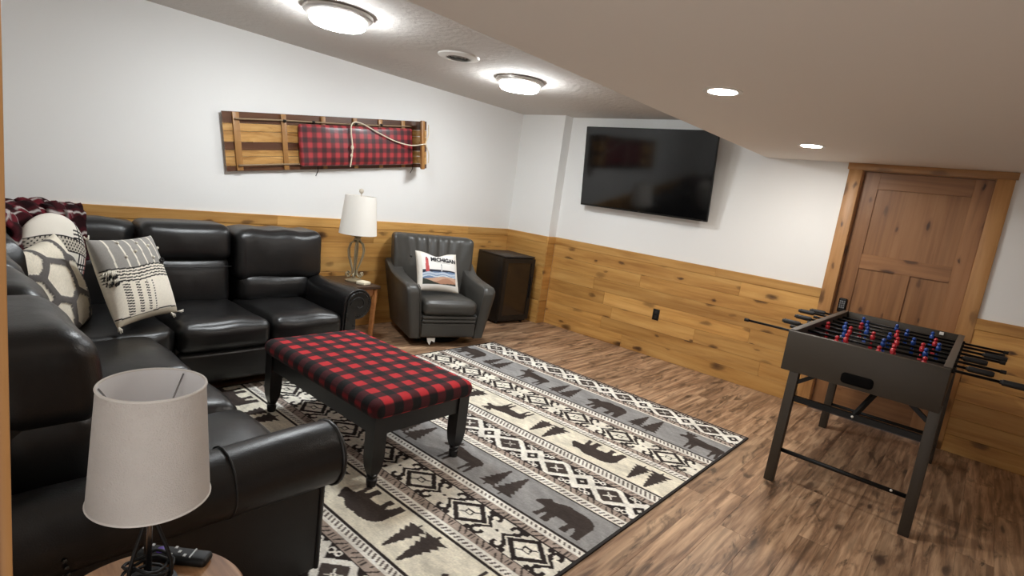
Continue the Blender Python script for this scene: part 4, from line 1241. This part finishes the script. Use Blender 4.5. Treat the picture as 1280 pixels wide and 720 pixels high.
for sx, x in ((-1, FX0 + .075), (1, FX1 - .018)):
    for sy, y in ((-1, FY0 + .03), (1, FY1 - .22)):
        lg = fleg(x, y, sx * .008, sy * (.012 if sy < 0 else .03)); legs.append(lg)
        xi = x - sx * .02
        fp('brace', MB().bar((xi, y, .625), (xi - sx * .085, y, FZ0 + .004), .022, .022), M_black, parent=lg)
def cross(y, z): return MB().tube([(FX0 + .09, y, z), (FX1 - .04, y, z)], .0125, 10)
fp('stretcher', cross(FY0 + .03, .201), M_black, True)
fp('stretcher', MB().box((FX0 + .09, FY0 + .018, .512), (FX1 - .04, FY0 + .042, .545)), M_black)
fp('stretcher', cross(FY1 - .205, .201), M_black, True)
fp('stretcher', MB().box((FX0 + .09, FY1 - .232, .512), (FX1 - .04, FY1 - .208, .545)), M_black)
fp('center_brace', MB().bar((4.15, FY0 + .03, .535), (4.22, FY0 + .10, FZ0 + .003), .022, .022), M_black)
fp('center_brace', MB().bar((4.12, FY1 - .22, .535), (4.05, FY1 - .30, FZ0 + .003), .022, .022), M_black)
for (x, y, z) in ((4.145, FY0 + .016, .530), (4.395, FY0 + .018, .207)): fp('bolt_cap', MB().sphere((x, y, z), .007, 8, 5), M_whiteplastic, True)
# player: one shared mesh, origin on the rod
pm = MB().sphere((0, 0, .034), .0145, 8, 6)
pm.lathe([(.0, -.075), (.006, -.075), (.006, -.05), (.008, -.026), (.018, -.006), (.018, .010), (.013, .018), (.006, .022), (0, .022)], 10)
pm.box((-.012, -.016, -.085), (.012, .016, -.058))
pmesh = {}
M_red = plain('red_player', (176, 40, 48), .3); M_blue = plain('blue_player', (30, 66, 140), .3)
pm.warp(lambda x, y, z: (x * .85, y * .85, z * .85 - .003))
for k, m_ in (('r', M_red), ('b', M_blue)): me = pm.mesh('player'); shade(me, 50); me.materials.append(m_); pmesh[k] = me
M_rod = plain('dark_rod', (34, 33, 33), .3, .9)
M_grip = plain('rubber_grip', (26, 26, 27), .6)
rodsd = [('r', 1, 3, .05), ('r', 1, 2, -.02), ('b', -1, 3, .03), ('r', 1, 5, -.05), ('b', -1, 5, .02), ('r', 1, 3, .04), ('b', -1, 2, -.04), ('b', -1, 3, .0)]
RZf = .890
for i, (tm, side, cnt, off) in enumerate(rodsd):
    y = FY0 + .165 + i * .172
    far = .30 if i == 0 else .05 + .02 * (i % 3)      # bare end of the rod beyond the far side
    xa, xb = (FX0 - far, FX1 + (.19 if i == 0 else .07 + off)) if side > 0 else (FX0 - .09 + off, FX1 + .20 + .02 * (i % 2))
    def lp(mb): return mb.shift((-FO.x, 0, 0))
    rme = lp(MB().tube([(xa, 0, 0), (xb, 0, 0)], .0075, 10)).mesh('rod'); shade(rme, True)
    rd = link('rod', rme, M_rod, fb, (0, y - FO.y, RZf))
    he = (xb, xb + .12) if side > 0 else (xa - .11, xa)
    lp(MB().tube([(he[0], 0, 0), (he[0] + .008, 0, 0), (he[0] + .012, 0, 0), (he[1] - .01, 0, 0), (he[1], 0, 0)], [.011, .011, .0155, .0165, .012], 12)).build('handle', M_grip, rd, smooth=40)
    cap_x = xa if side > 0 else xb
    lp(MB().tube([(cap_x - .006, 0, 0), (cap_x + .02, 0, 0)], .0105, 10)).build('end_cap', M_black, rd, smooth=40)
    for sx, x in ((-1, FX0), (1, FX1)): lp(MB().tube([(x - .012, 0, 0), (x + .012, 0, 0)], .016, 12)).build('bushing', M_steel if i == 0 and sx < 0 else M_black, rd, smooth=40)
    span = {2: .24, 3: .42, 5: .52}[cnt]
    for k in range(cnt):
        x = (FX0 + FX1) / 2 + off + (k / (cnt - 1) - .5) * span
        o = link('player', pmesh[tm], None, rd, (x - FO.x, 0, 0), (rs.uniform(-.5, .5), 0, 0))

# ------------------------------------------------------------------ round side table, lamp and remote by the near sofa arm
TZ = .58
st = empty('round_side_table', (3.425, -4.985, 0), 0, 'small round wooden side table beside the sofa arm', 'table')
M_slab = wood('round_top_wood', (92, 60, 36), (156, 114, 78), (200, 160, 120), 'X', .45, knots=.35, rand=False, tight=.5)
MB().lathe([(0, TZ - .03), (.170, TZ - .03), (.180, TZ - .024), (.182, TZ - .006), (.177, TZ), (0, TZ)], 56).build('table_top', M_slab, st, smooth=40)
for k in range(3):
    a = 2 * PI * k / 3 + .5
    MB().bar((.15 * math.cos(a), .15 * math.sin(a), 0), (.10 * math.cos(a), .10 * math.sin(a), TZ - .03), .024, .024).build('leg', M_blkwood, st, bevel=.002)
nl = empty('bedside_lamp', (3.368, -4.966, TZ), 0, 'small lamp with grey linen drum shade and bent black wire base on round table', 'lamp')
M_lin = plain('grey_linen', (204, 200, 196), .92, bscale=300, bstr=.7, var=.08)
sh_ = shade_mesh(.1075, .0925, .208, .446, .0025, 64).build('lamp_shade', M_lin, nl, smooth=50)
MB().lathe([(.106, .2085), (.0905, .445), (.0895, .445), (.105, .2085), (.106, .2085)], 64, cap=False).build('shade_lining', plain('shade_lining_white', (240, 241, 243), .8), sh_, smooth=50)
for (r, z) in ((.0918, .446), (.1068, .208)):
    MB().tube([(r * math.cos(t), r * math.sin(t), z) for t in [2 * PI * i / 64 for i in range(64)]], .0028, 6, closed=True).build('rim_tape', plain('rim_white', (222, 220, 216), .8), sh_, smooth=True)
for k in range(3):
    a = 2 * PI * k / 3 + 2.2
    MB().tube([(.089 * math.cos(a), .089 * math.sin(a), .440), (.015 * math.cos(a), .015 * math.sin(a), .33)], .0018, 6).build('spider_arm', M_steel, nl, smooth=True)
MB().tube([(0, 0, .01), (0, 0, .31)], .006, 8).build('rod', M_steel, nl, smooth=True)
MB().lathe([(0, .27), (.018, .27), (.018, .325), (.012, .335), (0, .335)], 16).build('socket', M_black, nl, smooth=40)
MB().lathe([(0, 0), (.052, 0), (.053, .006), (.02, .012), (.008, .02), (0, .02)], 28).build('base', M_black, nl, smooth=40)
for k in range(3):
    a = 2 * PI * k / 3 + .9
    MB().tube([(r * math.cos(a), r * math.sin(a), z) for r, z in ((.034, .006), (.044, .03), (.042, .06), (.030, .10), (.018, .13), (.008, .16), (.005, .19))], .0042, 6).build('wire_loop', M_black, nl, smooth=True)
MB().tube([((.036 + .008 * math.sin(t * 3.1)) * math.cos(t), (.042 + .006 * math.cos(t * 2.3)) * math.sin(t), .014 + .0024 * t + .006 * math.sin(2.2 * t)) for t in [i * .35 for i in range(60)]], .0034, 6).build('power_cord', M_black, nl, smooth=True)
rc = empty('remote_control', (3.316, -4.900, TZ), math.radians(42), 'black remote control with a purple button lying on the round table', 'remote')
mb = MB(); cushion(mb, (-.078, -.021, 0), (.078, .021, .020), .009, (0, 0, .002), 4); mb.build('body', M_black, rc, smooth=True)
M_btn = plain('button_white', (210, 214, 216), .5)
MB().sphere((-.028, 0, .021), .012, 12, 6, (1, 1, .35)).build('direction_pad', plain('purple_button', (92, 58, 170), .4), rc, smooth=True)
for i, (x, y) in enumerate(((-.066, 0), (-.054, -.012), (-.054, .012), (-.002, -.012), (-.002, .012), (.012, 0), (.028, -.010))):
    mb = MB(); cushion(mb, (x - .003, y - .004, .0205), (x + .003, y + .004, .0232), .001, n=1); mb.build('button', M_btn, rc)
MB().box((.040, -.015, .0205), (.043, .015, .0228)).build('button', M_btn, rc)
